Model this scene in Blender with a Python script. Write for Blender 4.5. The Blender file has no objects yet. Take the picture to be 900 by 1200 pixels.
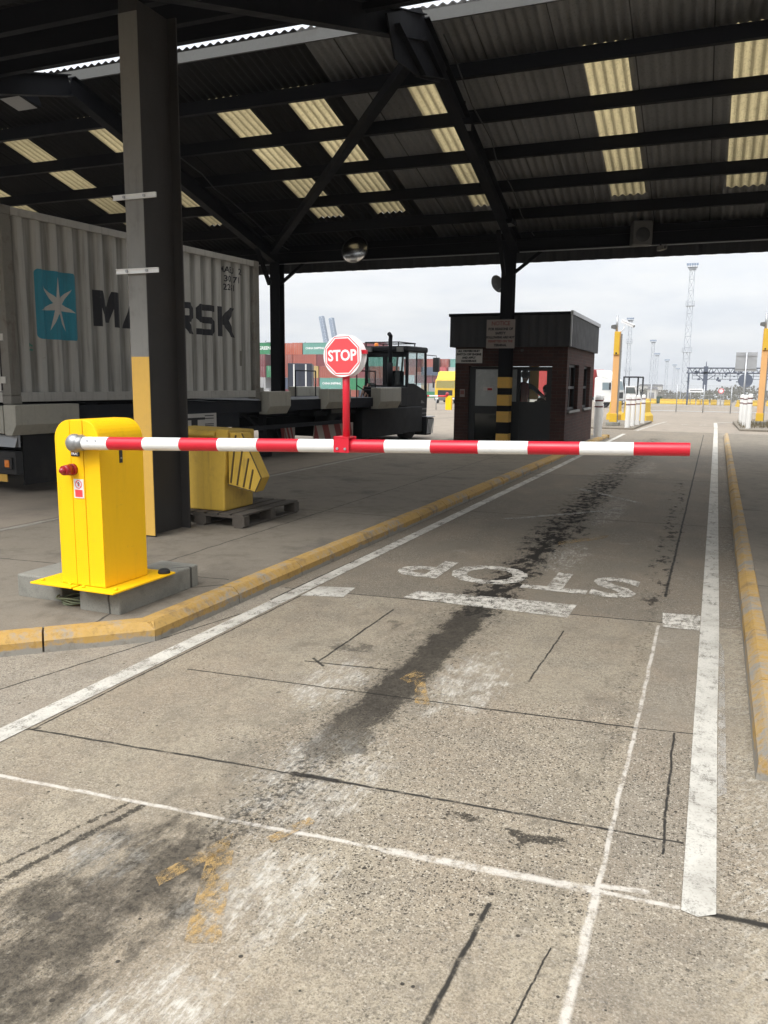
import bpy, bmesh, math, random
from mathutils import Vector, Matrix
random.seed(11)
SC = bpy.context.scene
COL = SC.collection
R = math.radians

# ------------------------------------------------------------------ mesh helpers
class MB:
    """Collects shapes; build() links them as ONE mesh object."""
    def __init__(s):
        s.v, s.f, s.mi, s.sm = [], [], [], []
    def add(s, vs, fs, m=0, smooth=False, M=None):
        o = len(s.v)
        for p in vs:
            p = Vector(p)
            s.v.append(M @ p if M else p)
        for f in fs:
            s.f.append([i + o for i in f]); s.mi.append(m); s.sm.append(smooth)
        return s
    def box(s, x0, x1, y0, y1, z0, z1, m=0, M=None):
        vs = [(x, y, z) for z in (z0, z1) for y in (y0, y1) for x in (x0, x1)]
        return s.add(vs, [(0, 2, 3, 1), (4, 5, 7, 6), (0, 1, 5, 4), (2, 6, 7, 3), (0, 4, 6, 2), (1, 3, 7, 5)], m, False, M)
    def bar(s, p, q, w, h, m=0):
        """rectangular bar from p to q, w across, h in the upright direction"""
        p, q = Vector(p), Vector(q); d = q - p; L = d.length; d.normalize()
        up = Vector((0, 0, 1)) if abs(d.z) < .95 else Vector((0, 1, 0))
        sx = d.cross(up).normalized(); sz = sx.cross(d).normalized()
        M = Matrix.Translation(p) @ Matrix((sx, d, sz)).transposed().to_4x4()
        return s.box(-w/2, w/2, 0, L, -h/2, h/2, m, M)
    def cyl(s, p, q, r, r2=None, n=12, m=0, caps=True, smooth=True):
        p, q = Vector(p), Vector(q); r2 = r if r2 is None else r2
        d = (q - p).normalized()
        a = d.orthogonal().normalized(); b = d.cross(a)
        vs = []
        for i in range(n):
            t = 2*math.pi*i/n; c = a*math.cos(t) + b*math.sin(t)
            vs += [p + c*r, q + c*r2]
        s.add(vs, [(2*i, 2*((i+1) % n), 2*((i+1) % n)+1, 2*i+1) for i in range(n)], m, smooth)
        if caps:
            s.add(vs[0::2], [list(range(n))[::-1]], m); s.add(vs[1::2], [list(range(n))], m)
        return s
    def tube(s, pts, r, n=8, m=0):
        pts = [Vector(p) for p in pts]; rings = []
        for i, p in enumerate(pts):
            d = (pts[min(i+1, len(pts)-1)] - pts[max(i-1, 0)]).normalized()
            a = d.orthogonal().normalized() if i == 0 else (rings[-1][1] - d*rings[-1][1].dot(d)).normalized()
            rings.append((p, a, d.cross(a)))
        vs = [p + (a*math.cos(2*math.pi*k/n) + b*math.sin(2*math.pi*k/n))*r for p, a, b in rings for k in range(n)]
        fs = [(i*n+k, i*n+(k+1) % n, (i+1)*n+(k+1) % n, (i+1)*n+k) for i in range(len(pts)-1) for k in range(n)]
        s.add(vs, fs, m, True)
        s.add(vs[:n], [list(range(n))[::-1]], m); s.add(vs[-n:], [list(range(n))], m)
        return s
    def prism(s, poly, axis, a0, a1, m=0, M=None, smooth=False):
        """2-D polygon extruded along an axis ('x': poly is (y,z); 'y': (x,z); 'z': (x,y))"""
        n = len(poly)
        def P(c, a):
            return {'x': (a, c[0], c[1]), 'y': (c[0], a, c[1]), 'z': (c[0], c[1], a)}[axis]
        vs = [P(c, a0) for c in poly] + [P(c, a1) for c in poly]
        s.add(vs, [(i, (i+1) % n, n+(i+1) % n, n+i) for i in range(n)], m, smooth, M)
        return s.add(vs, [list(range(n))[::-1], list(range(n, 2*n))], m, False, M)
    def lathe(s, prof, M=None, n=24, m=0):
        """profile of (radius, height) turned about local Z"""
        vs = [(r*math.cos(2*math.pi*k/n), r*math.sin(2*math.pi*k/n), h) for r, h in prof for k in range(n)]
        fs = [(i*n+k, i*n+(k+1) % n, (i+1)*n+(k+1) % n, (i+1)*n+k) for i in range(len(prof)-1) for k in range(n)]
        return s.add(vs, fs, m, True, M)
    def ball(s, c, r, n=12, m=0, sc=(1, 1, 1)):
        prof = [(max(1e-4, math.sin(math.pi*i/n))*r, -math.cos(math.pi*i/n)*r) for i in range(n+1)]
        return s.lathe(prof, Matrix.Translation(c) @ Matrix.Diagonal((*sc, 1)), 2*n, m)
    def each(s, name, mats, parent=None, **kw):
        """every loose piece becomes an object of its own, all under the same kind name"""
        par = list(range(len(s.v)))
        def find(a):
            while par[a] != a: par[a] = par[par[a]]; a = par[a]
            return a
        key = {}
        for i, p in enumerate(s.v):          # weld pieces that share corners
            q = (round(p.x, 5), round(p.y, 5), round(p.z, 5))
            if q in key: par[find(i)] = find(key[q])
            else: key[q] = i
        for f in s.f:
            for i in f[1:]: par[find(i)] = find(f[0])
        groups = {}
        for n, f in enumerate(s.f): groups.setdefault(find(f[0]), []).append(n)
        out = []
        for fs in groups.values():
            b = MB(); used = {}
            for n in fs:
                b.f.append([used.setdefault(i, len(used)) for i in s.f[n]]); b.mi.append(s.mi[n]); b.sm.append(s.sm[n])
            b.v = [s.v[i] for i in used]
            out.append(b.build(name, mats, parent, **kw))
        return out
    def build(s, name, mats, parent=None, bevel=0, segs=2, recalc=True):
        me = bpy.data.meshes.new(name)
        me.from_pydata([tuple(p) for p in s.v], [], s.f)
        for m in (mats if isinstance(mats, (list, tuple)) else [mats]):
            me.materials.append(m)
        me.polygons.foreach_set('material_index', s.mi)
        me.polygons.foreach_set('use_smooth', s.sm)
        if recalc:
            bm = bmesh.new(); bm.from_mesh(me)
            bmesh.ops.remove_doubles(bm, verts=bm.verts, dist=1e-5)
            bmesh.ops.recalc_face_normals(bm, faces=bm.faces)
            bm.to_mesh(me); bm.free()
        me.update()
        return link(name, me, parent, bevel, segs)

def link(name, me, parent=None, bevel=0, segs=2):
    o = bpy.data.objects.new(name, me); COL.objects.link(o); o.parent = parent
    if bevel:
        b = o.modifiers.new('edge', 'BEVEL'); b.width = bevel; b.segments = segs
        b.limit_method = 'ANGLE'; b.angle_limit = R(40)
    return o

def tag(o, label=None, cat=None, group=None, kind=None):
    if label: o['label'] = label
    if cat: o['category'] = cat
    if group: o['group'] = group
    if kind: o['kind'] = kind
    return o

def thing(name, label, cat, loc=(0, 0, 0), rz=0, group=None):
    o = bpy.data.objects.new(name, None); COL.objects.link(o)
    o.location = loc; o.rotation_euler = (0, 0, rz); o.empty_display_size = .2
    return tag(o, label, cat, group)

def kids(o):
    return [c for c in list(COL.objects) if c.parent == o]

def copy_tree(o, parent=None):
    ch = kids(o)
    c = o.copy(); COL.objects.link(c)
    if parent: c.parent = parent
    for k in ch: copy_tree(k, c)
    return c

def text_mesh(body, size, bold=0.0, xs=1.0, extrude=0.0, align='CENTER', spacing=1.0, line=1.0):
    cu = bpy.data.curves.new('txt', 'FONT')
    cu.body = body; cu.size = size; cu.offset = bold; cu.extrude = extrude
    cu.align_x = align; cu.align_y = 'CENTER'; cu.space_character = spacing; cu.space_line = line
    cu.resolution_u = 3
    ob = bpy.data.objects.new('txt', cu)
    me = bpy.data.meshes.new_from_object(ob)
    bpy.data.objects.remove(ob); bpy.data.curves.remove(cu)
    me.transform(Matrix.Diagonal((xs, 1, 1, 1)))
    return me

def lettering(body, size, M, mat, parent, bold=0.0, xs=1.0, name='lettering', depth=.0015, spacing=1.0, line=1.0):
    """raised writing; M places the text plane (text X right, text Y up, text Z out)"""
    me = text_mesh(body, size, bold, xs, depth, spacing=spacing, line=line)
    me.transform(M); me.materials.clear(); me.materials.append(mat)
    return link(name, me, parent)

def facing(x, y, z, d='-y'):
    """matrix for a plane whose outward side looks along d, with its top up"""
    b = {'-y': ((1, 0, 0), (0, 0, 1), (0, -1, 0)), '+x': ((0, 1, 0), (0, 0, 1), (1, 0, 0)),
         '+y': ((-1, 0, 0), (0, 0, 1), (0, 1, 0)), '-x': ((0, -1, 0), (0, 0, 1), (-1, 0, 0))}[d]
    M = Matrix((Vector(b[0]), Vector(b[1]), Vector(b[2]))).transposed().to_4x4()
    return Matrix.Translation((x, y, z)) @ M

# ------------------------------------------------------------------ material helpers
class Gr:
    def __init__(s, name):
        s.mat = bpy.data.materials.new(name); s.mat.use_nodes = True
        s.nt = s.mat.node_tree; s.nt.nodes.clear()
        s.out = s.nt.nodes.new('ShaderNodeOutputMaterial')
    def n(s, t, ins=(), **props):
        nd = s.nt.nodes.new(t)
        for k, v in props.items(): setattr(nd, k, v)
        for k, v in (ins.items() if isinstance(ins, dict) else enumerate(ins)):
            if v is None: continue
            if isinstance(v, bpy.types.NodeSocket): s.nt.links.new(v, nd.inputs[k])
            else:
                inp = nd.inputs[k]
                if inp.type == 'RGBA' and len(v) == 3: v = (*v, 1)
                inp.default_value = v
        return nd
    def m(s, op, a, b=None, c=None, clamp=False):
        return s.n('ShaderNodeMath', (a, b, c), operation=op, use_clamp=clamp).outputs[0]
    def add(s, a, b): return s.m('ADD', a, b)
    def sub(s, a, b): return s.m('SUBTRACT', a, b)
    def mul(s, *a):
        r = a[0]
        for b in a[1:]: r = s.m('MULTIPLY', r, b)
        return r
    def mx(s, *a):
        r = a[0]
        for b in a[1:]: r = s.m('MAXIMUM', r, b)
        return r
    def inv(s, a): return s.m('SUBTRACT', 1.0, a)
    def ss(s, x, a, b, lo=0.0, hi=1.0):
        return s.n('ShaderNodeMapRange', (x, a, b, lo, hi), interpolation_type='SMOOTHSTEP').outputs[0]
    def coords(s, kind='Object'):
        return s.n('ShaderNodeTexCoord').outputs[kind]
    def xyz(s, v):
        o = s.n('ShaderNodeSeparateXYZ', (v,)).outputs; return o[0], o[1], o[2]
    def vec(s, x, y, z): return s.n('ShaderNodeCombineXYZ', (x, y, z)).outputs[0]
    def scale(s, v, k):
        return s.n('ShaderNodeVectorMath', (v, k), operation='MULTIPLY').outputs[0]
    def noise(s, v, sc, det=3.0, ro=.55, dist=0.0):
        return s.n('ShaderNodeTexNoise', {'Vector': v, 'Scale': sc, 'Detail': det, 'Roughness': ro, 'Distortion': dist}).outputs[0]
    def voro(s, v, sc, feat='F1'):
        nd = s.n('ShaderNodeTexVoronoi', {'Vector': v, 'Scale': sc}, feature=feat); return nd.outputs[0], nd.outputs[1]
    def mix(s, f, a, b, blend='MIX'):
        nd = s.nt.nodes.new('ShaderNodeMix'); nd.data_type = 'RGBA'; nd.blend_type = blend
        for i, v in ((0, f), (6, a), (7, b)):
            if isinstance(v, bpy.types.NodeSocket): s.nt.links.new(v, nd.inputs[i])
            else: nd.inputs[i].default_value = v if i == 0 else (*v[:3], 1)
        return nd.outputs[2]
    def bump(s, h, st=.3, dist=.01):
        return s.n('ShaderNodeBump', {'Strength': st, 'Distance': dist, 'Height': h}).outputs[0]
    def bsdf(s, col, rough=.6, metal=0.0, spec=.5, normal=None, **kw):
        ins = {'Base Color': col, 'Roughness': rough, 'Metallic': metal, 'Specular IOR Level': spec, 'Normal': normal}
        ins.update(kw)
        return s.n('ShaderNodeBsdfPrincipled', ins).outputs[0]
    def done(s, sh):
        s.nt.links.new(sh, s.out.inputs[0]); return s.mat
    def seg(s, x, y, p, q, w, soft=.5):
        """mask of a line from p to q, half width w (coordinates are sockets)"""
        dx, dy = q[0]-p[0], q[1]-p[1]; L2 = dx*dx + dy*dy
        ax, ay = s.sub(x, p[0]), s.sub(y, p[1])
        t = s.m('MULTIPLY', s.add(s.mul(ax, dx), s.mul(ay, dy)), 1/L2, clamp=True)
        ex, ey = s.sub(ax, s.mul(t, dx)), s.sub(ay, s.mul(t, dy))
        d = s.m('SQRT', s.add(s.mul(ex, ex), s.mul(ey, ey)))
        return s.ss(d, w*(1+soft), w*(1-soft))
    def blob(s, x, y, cx, cy, rx, ry, a=1.0, b=.3):
        ex, ey = s.mul(s.sub(x, cx), 1/rx), s.mul(s.sub(y, cy), 1/ry)
        return s.ss(s.m('SQRT', s.add(s.mul(ex, ex), s.mul(ey, ey))), a, b)

def k(c, f): return tuple(min(1, x*f) for x in c)

def pm(name, col, rough=.6, metal=0.0, var=.15, sc=4.0, dirt=0.0, dcol=(.05, .042, .034), dsc=1.6, streak=0.0,
       bump=0.0, bsc=60.0, spec=.5, scratch=0.0, scol=(.3, .3, .3)):
    """painted / raw surface with uneven tone, patches of dirt, run-down streaks and small bumps"""
    g = Gr(name); co = g.coords()
    nz = g.noise(co, sc, 5.0, .6)
    c = g.mix(nz, k(col, 1-var), k(col, 1+var))
    fine = g.noise(co, sc*9, 3.0, .6)
    c = g.mix(g.mul(g.ss(fine, .35, .75), var), c, k(col, .6))
    rgh = g.ss(nz, .2, .8, max(.05, rough-.08), min(1, rough+.1))
    if dirt:
        d = g.ss(g.noise(co, dsc, 8.0, .68), .5, .72)
        c = g.mix(g.mul(d, dirt), c, dcol)
    if streak:
        st = g.ss(g.noise(g.scale(co, (9, 9, .55)), 1.6, 6.0, .65), .5, .74)
        c = g.mix(g.mul(st, streak), c, dcol)
    if scratch:
        sr = g.ss(g.noise(g.scale(co, (1, 1, 2.5)), 14, 8.0, .75), .62, .68)
        c = g.mix(g.mul(sr, scratch), c, scol)
    nrm = None
    if bump: nrm = g.bump(g.noise(co, bsc, 4.0, .6), bump, .01)
    return g.done(g.bsdf(c, rgh, metal, spec, nrm))

def glass(name, tint=(.93, .95, .95), refl=.12, rough=.03):
    g = Gr(name)
    fc = g.n('ShaderNodeLayerWeight', (.5,)).outputs[1]
    f = g.m('ADD', g.mul(g.m('POWER', fc, 5.0), .9), refl*.12, clamp=True)
    a = g.n('ShaderNodeBsdfTransparent', (tint,)).outputs[0]
    b = g.n('ShaderNodeBsdfGlossy', {'Color': (.9, .9, .9, 1), 'Roughness': rough}).outputs[0]
    return g.done(g.n('ShaderNodeMixShader', (f, a, b)).outputs[0])

def worn_paint(name, col, wear=.5, sc=7.0, dirt=.35, under=(.2, .18, .15), op=1.0):
    """road paint: patches worn away to the surface below"""
    g = Gr(name); co = g.coords('Object')
    n1 = g.noise(co, sc, 9.0, .72); n2 = g.noise(g.scale(co, (1, .25, 1)), sc*5, 5.0, .7)
    n3 = g.noise(co, sc*14, 4.0, .7)
    a = g.mul(g.ss(g.add(g.mul(n1, .5), g.add(g.mul(n2, .25), g.mul(n3, .25))), wear-.09, wear+.07), op)
    c = g.mix(g.mul(g.ss(g.noise(co, 3.0, 6.0, .65), .42, .7), dirt), col, under)
    c = g.mix(g.mul(g.ss(g.noise(co, 90.0, 2.0, .6), .52, .7), .35), c, k(under, .6))
    sh = g.bsdf(c, .75, 0.0, .3)
    tr = g.n('ShaderNodeBsdfTransparent').outputs[0]
    return g.done(g.n('ShaderNodeMixShader', (a, tr, sh)).outputs[0])

M = {}
M['black_steel'] = pm('black_steel', (.008, .0085, .011), .7, var=.3, dirt=.2, dcol=(.016, .015, .015), bump=.1, spec=.15)
M['brown_steel'] = pm('brown_steel', (.032, .029, .027), .6, var=.25, sc=3, dirt=.4, dcol=(.055, .047, .04), streak=.3, bump=.1)
M['grey_paint'] = pm('grey_paint', (.19, .185, .17), .6, var=.1, sc=2.5, dirt=.55, dcol=(.07, .06, .05), dsc=2.2, streak=.35)
M['galv'] = pm('galvanised', (.42, .43, .44), .45, .6, var=.15)
M['dark_rubber'] = pm('dark_rubber', (.016, .016, .017), .8, var=.25, dirt=.4, dcol=(.07, .06, .05), bump=.2)
M['white_paint'] = pm('white_paint', (.72, .72, .70), .4, var=.05, dirt=.2, dcol=(.4, .38, .34))
M['red_paint'] = pm('red_paint', (.52, .018, .03), .35, var=.08, dirt=.1, dcol=(.2, .02, .02))
M['cab_yellow'] = pm('cabinet_yellow', (.94, .545, .006), .45, var=.03, sc=2, dirt=.05, dcol=(.55, .31, .015), dsc=3, streak=.14, spec=.25, scratch=.22, scol=(.45, .28, .06))
M['black_plastic'] = pm('black_plastic', (.02, .02, .021), .45, var=.2)
M['chrome'] = pm('cast_metal', (.33, .33, .33), .42, .7, var=.2, sc=12, dirt=.3)
M['beige_paint'] = pm('beige_paint', (.44, .425, .365), .65, var=.15, sc=3, dirt=.4, dcol=(.17, .15, .12), dsc=2.5, streak=.3, scratch=.5, scol=(.07, .06, .05))
M['navy_chassis'] = pm('navy_chassis', (.012, .014, .02), .65, var=.3, dirt=.45, dcol=(.03, .027, .023), spec=.3)
M['tug_paint'] = pm('tug_paint', (.008, .009, .011), .65, var=.25, dirt=.35, dcol=(.018, .015, .013), streak=.2, spec=.16)
M['glass'] = glass('pane_glass')
M['cab_glass'] = glass('cab_glass', (.80, .85, .84), .25)
M['dark_glass'] = glass('dark_glass', (.35, .38, .38), .2)
M['blue_glass'] = glass('screen_glass', (.55, .62, .66), .25)
M['sign_white'] = pm('sign_white', (.55, .53, .5), .5, var=.06, dirt=.25, dcol=(.3, .27, .24), streak=.2)
M['drab_red'] = pm('faded_red_ink', (.20, .07, .06), .6, var=.1)
M['ink'] = pm('black_ink', (.02, .02, .022), .6, var=.05)
M['red_ink'] = pm('red_ink', (.45, .03, .03), .5, var=.05)
M['wood'] = pm('pallet_wood', (.085, .072, .058), .85, var=.3, sc=6, dirt=.6, dcol=(.05, .042, .035), dsc=5, streak=.0, bump=.4)
M['lamp_amber'] = pm('amber_lens', (.75, .22, .03), .25, var=.05)
M['lamp_red'] = pm('red_lens', (.30, .015, .02), .22, var=.05)
# ------------------------------------------------------------------ camera, sky, sun
cam = bpy.data.cameras.new('camera'); co = bpy.data.objects.new('camera', cam); COL.objects.link(co)
cam.sensor_fit = 'HORIZONTAL'; cam.sensor_width = 36; cam.lens = 940/900*36
cam.clip_start = .05; cam.clip_end = 6000
RM = ((0.92526609, 0.07041986, -0.3727247), (0.37917709, -0.14486509, 0.91391402), (0.01036289, -0.98694232, -0.16074036))
co.matrix_world = Matrix([(r[0], -r[1], -r[2], t) for r, t in zip(RM, (0, 0, 1.6))] + [(0, 0, 0, 1)])
SC.camera = co
SC.view_settings.view_transform = 'Standard'; SC.view_settings.look = 'None'
SC.view_settings.exposure = 0.0; SC.view_settings.gamma = 1
SC.render.engine = 'CYCLES'
SC.cycles.max_bounces = 6; SC.cycles.diffuse_bounces = 3; SC.cycles.glossy_bounces = 3
SC.cycles.transmission_bounces = 4; SC.cycles.transparent_max_bounces = 12
SC.cycles.use_denoising = True; SC.cycles.caustics_reflective = False; SC.cycles.caustics_refractive = False
SC.cycles.sample_clamp_indirect = 6

SUN_EL, SUN_AZ = R(50), R(194)          # azimuth clockwise from +Y: behind the camera, to its left
W = bpy.data.worlds.new('World'); SC.world = W; W.use_nodes = True
nt = W.node_tree; nt.nodes.clear()
g = Gr.__new__(Gr); g.nt = nt; g.mat = W; g.out = nt.nodes.new('ShaderNodeOutputWorld')
sky = g.n('ShaderNodeTexSky', sky_type='NISHITA', sun_disc=False, sun_elevation=SUN_EL, sun_rotation=SUN_AZ)
d = g.coords('Generated'); dx, dy, dz = g.xyz(d)
el = g.mx(dz, 0.0)
# stratus: lumpy grey-white layer, flatter towards the horizon, brighter overhead
cv = g.vec(g.m('DIVIDE', dx, g.add(el, .18)), g.m('DIVIDE', dy, g.add(el, .18)), 0.0)
c1 = g.noise(cv, 1.1, 6.0, .55); c2 = g.noise(cv, .45, 4.0, .5)
lum = g.mul(g.add(.86, g.mul(el, 1.42)), g.add(.54, g.mul(g.add(g.mul(c1, .55), g.mul(c2, .45)), .96)))
sdir = (math.sin(SUN_AZ)*math.cos(SUN_EL), math.cos(SUN_AZ)*math.cos(SUN_EL), math.sin(SUN_EL))
dt = g.mx(g.n('ShaderNodeVectorMath', (d, sdir), operation='DOT_PRODUCT').outputs[1], 0.0)
lum = g.mul(lum, g.add(.93, g.mul(g.m('POWER', dt, 6.0), 1.9)))      # added glow round the unseen sun, brightens near ground and camera-facing sides
fwd = g.ss(g.n('ShaderNodeVectorMath', (d, (-.373, .914, 0)), operation='DOT_PRODUCT').outputs[1], -.35, .55)
lum = g.mul(lum, g.mx(g.ss(dz, .15, .75, .42, 1.12), g.ss(fwd, .0, 1.0, .0, 1.0)))      # sky dimmed low behind the camera, shaped to darken under the canopy
grey = g.mix(g.ss(c1, .35, .65), (.93, .97, 1.03), (.985, .995, 1.0))
cloud = g.mix(1.0, grey, g.vec(lum, lum, lum), 'MULTIPLY')
cloud10 = g.n('ShaderNodeVectorMath', (cloud, (10, 10, 10)), operation='MULTIPLY').outputs[0]
hole = g.ss(g.add(g.mul(c1, .6), g.mul(c2, .4)), .40, .30)
fac = g.sub(.94, g.mul(hole, .25))
bg = g.n('ShaderNodeBackground', {'Color': g.mix(fac, sky.outputs[0], cloud10), 'Strength': .1}).outputs[0]
nt.links.new(bg, g.out.inputs[0])
sl = bpy.data.lights.new('sun', 'SUN'); sl.energy = 1.5; sl.angle = R(20); sl.color = (1, .96, .9)
so = bpy.data.objects.new('sun', sl); COL.objects.link(so); so.location = (0, -20, 30)
sd = Vector((math.sin(SUN_AZ)*math.cos(SUN_EL), math.cos(SUN_AZ)*math.cos(SUN_EL), math.sin(SUN_EL)))
so.rotation_euler = sd.to_track_quat('Z', 'Y').to_euler()

# ------------------------------------------------------------------ ground
def gz(y):
    """the yard falls gently away beyond the gate"""
    t = max(0.0, y - 31)
    return -.0165*(t*t/(t+6))

def yard_material():
    g = Gr('yard_tarmac'); co = g.coords(); x, y, z = g.xyz(co)
    n1 = g.noise(co, .12, 6.0, .6); n2 = g.noise(co, 2.2, 6.0, .65); n3 = g.noise(co, 60.0, 3.0, .7)
    c = g.mix(n1, (.22, .185, .145), (.30, .255, .205))
    c = g.mix(g.mul(g.ss(n2, .45, .75), .45), c, (.10, .09, .08))
    c = g.mix(g.mul(g.ss(n3, .5, .75), .4), c, (.07, .065, .06))
    tr = g.noise(g.scale(co, (.5, .03, 1)), 1.2, 5.0, .6)
    c = g.mix(g.mul(g.ss(tr, .5, .7), .35), c, (.11, .1, .09))
    return g.done(g.bsdf(c, .85, 0.0, .25, g.bump(n3, .3, .01)))
M['yard'] = yard_material()
ys = [-80, -20, 0, 20, 29, 31, 33, 35, 38, 42, 48, 56, 66, 80, 110, 160, 240, 400, 700, 1400]
xs = [-850, -400, -200, -60, -20, 0, 20, 60, 200, 400, 850]
mb = MB()
mb.add([(x, y, gz(y)) for y in ys for x in xs],
       [(j*len(xs)+i, j*len(xs)+i+1, (j+1)*len(xs)+i+1, (j+1)*len(xs)+i) for j in range(len(ys)-1) for i in range(len(xs)-1)], 0, True)
tag(mb.build('ground', M['yard']), kind='structure')

def road_material():
    g = Gr('road_concrete'); co = g.coords(); x0, y0, z0 = g.xyz(co)
    wob = g.sub(g.noise(co, 7.0, 4.0, .6), .5); wob2 = g.sub(g.noise(g.scale(co, (1, 1, 1)), 2.2, 3.0, .5), .5)
    x = g.add(x0, g.add(g.mul(wob, .02), g.mul(wob2, .012))); y = g.add(y0, g.mul(wob, -.02))
    xr = g.add(x0, g.add(g.mul(wob, .16), g.mul(wob2, .16))); yr = g.add(y0, g.mul(wob, .3))
    big = g.noise(co, .55, 5.0, .6); med = g.noise(co, 3.4, 7.0, .66); fine = g.noise(co, 34.0, 4.0, .65)
    grit = g.noise(co, 150.0, 3.0, .7)
    c = g.mix(big, (.265, .224, .162), (.335, .287, .212))
    # slabs differ a little
    slab = g.mul(g.m('GREATER_THAN', x, -.245), g.ss(x0, .22, .0))
    c = g.mix(g.mul(slab, .6), c, (.205, .178, .143))
    nearslab = g.m('LESS_THAN', g.sub(y, g.mul(x, .085)), 2.44)
    c = g.mix(g.mul(nearslab, .28), c, (.36, .305, .22))
    lft = g.m('LESS_THAN', x, -2.94)
    c = g.mix(g.mul(lft, .45), c, (.275, .25, .22))
    shade_slab = g.m('GREATER_THAN', g.sub(y, g.mul(x, .086)), 5.60)        # darker slabs beyond the stop line joint, painted to deepen canopy shade
    c = g.mix(g.mul(shade_slab, .80), c, (.132, .112, .086))
    tan = g.ss(g.noise(g.scale(co, (1, .6, 1)), 1.7, 6.0, .7), .40, .62)
    c = g.mix(g.mul(tan, .5), c, (.25, .195, .138))
    c = g.mix(g.mul(g.ss(med, .42, .72), .55), c, (.16, .138, .11))
    c = g.mix(g.mul(g.ss(med, .42, .25), .35), c, (.43, .39, .33))
    c = g.mix(g.mul(g.ss(fine, .46, .70), .55), c, (.14, .12, .095))
    c = g.mix(g.mul(g.ss(grit, .46, .66), .65), c, (.12, .102, .078))
    c = g.mix(g.mul(g.ss(grit, .44, .30), .35), c, (.47, .45, .41))
    # brushed finish: fine streaks across the lane
    br = g.noise(g.scale(co, (.13, 1, 1)), 95.0, 4.0, .7)
    brm = g.ss(g.noise(co, .9, 3.0, .5), .42, .6)
    c = g.mix(g.mul(g.ss(br, .52, .7), brm, .38), c, (.16, .15, .13))
    br2 = g.noise(g.scale(g.vec(g.add(x0, g.mul(y0, -.6)), y0, 0.0), (1, .3, 1)), 55.0, 4.0, .7)
    c = g.mix(g.mul(g.ss(br2, .50, .60), g.ss(g.add(x0, g.mul(g.sub(big, .5), .8)), .05, .45), .75), c, (.46, .43, .37))
    # exposed aggregate: dark pits and pale stones of mixed size
    agg = g.ss(g.noise(co, 1.1, 4.0, .6), .34, .60)
    aggz = g.m('ADD', g.blob(x0, y0, -.70, 3.0, 1.1, 1.2, 1.2, .3), g.mul(agg, .62), clamp=True)
    pit = None
    for sc_, tp, ts, kp, ks in ((72.0, .80, .82, .85, .65), (140.0, .78, .80, .8, .6), (260.0, .70, .74, .6, .5)):
        vd, vc = g.voro(co, sc_); r_, g_, b_ = g.xyz(vc)
        core = g.ss(vd, g.add(.27, g.mul(b_, .36)), g.add(.19, g.mul(b_, .28)))
        p_ = g.mul(g.m('GREATER_THAN', r_, tp), core, aggz); st_ = g.mul(g.m('GREATER_THAN', g_, ts), core, aggz)
        c = g.mix(g.mul(st_, ks), c, (.47, .42, .34)); c = g.mix(g.mul(p_, kp), c, (.028, .023, .018))
        pit = p_ if pit is None else g.mx(pit, p_)
    vd2, vc2 = g.voro(co, 33.0); r2, g2, b2 = g.xyz(vc2)
    pit2 = g.mul(g.m('GREATER_THAN', r2, .94), g.ss(g.add(vd2, g.mul(wob, .3)), g.add(.10, g.mul(g2, .22)), g.add(.06, g.mul(g2, .14))), g.ss(y0, 6.0, 2.5))
    c = g.mix(g.mul(pit2, .9), c, (.022, .019, .016))
    # grimy traffic stain, scraped pale patches, oil: all broken up by grain
    grain = g.noise(co, 42.0, 9.0, .80); grainb = g.noise(g.scale(co, (1.7, .55, 1)), 24.0, 9.0, .80); clot = g.noise(g.scale(co, (1.5, .8, 1)), 7.0, 8.0, .72)
    scr = g.noise(g.scale(co, (2.2, .5, 1)), 26.0, 6.0, .75)
    def thr(mask, n_, amp, lo, hi): return g.mul(g.ss(g.add(mask, g.mul(g.sub(n_, .5), amp*2.1)), lo-.06, hi+.12), g.ss(mask, .0, .30))
    def band(p, q, w): return g.seg(xr, yr, p, q, w, .85)
    stain = g.mx(g.mul(g.seg(xr, yr, (-1.62, .8), (-1.45, 9.0), .36, .9), .85), g.mul(g.seg(xr, yr, (-1.5, 9.0), (-1.55, 26), .5, .9), .8), g.mul(g.seg(xr, yr, (-2.25, .8), (-2.15, 8), .18, .95), .55), g.mul(g.seg(xr, yr, (-.42, .8), (-.42, 9), .14, .95), .5))
    c = g.mix(g.mul(thr(g.mul(stain, .6), clot, 1.1, .30, .62), .55), c, (.125, .106, .080))
    pale = g.mx(g.blob(xr, yr, -1.40, 2.75, .45, .8), g.blob(xr, yr, -1.80, 3.7, .28, .6), g.blob(xr, yr, -1.12, 4.0, .32, .8), g.blob(xr, yr, -1.22, 2.0, .34, .5), g.blob(xr, yr, -1.80, 1.95, .24, .25),
                g.blob(xr, yr, -1.22, 1.4, .3, .5), g.mul(g.blob(xr, yr, -1.2, 7.4, .34, 1.2), .8), g.mul(g.blob(xr, yr, -1.15, 10.5, .34, 2.2), .8), g.mul(g.blob(xr, yr, -1.2, 16, .4, 3), .7))
    c = g.mix(g.mul(thr(g.mul(pale, .52), clot, 1.3, .34, .80), g.ss(grain, .34, .60), .72), c, (.45, .42, .365))
    c = g.mix(g.mul(thr(g.mul(pale, .50), scr, 1.7, .46, .72), g.ss(clot, .36, .58), .6), c, (.52, .49, .43))
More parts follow.
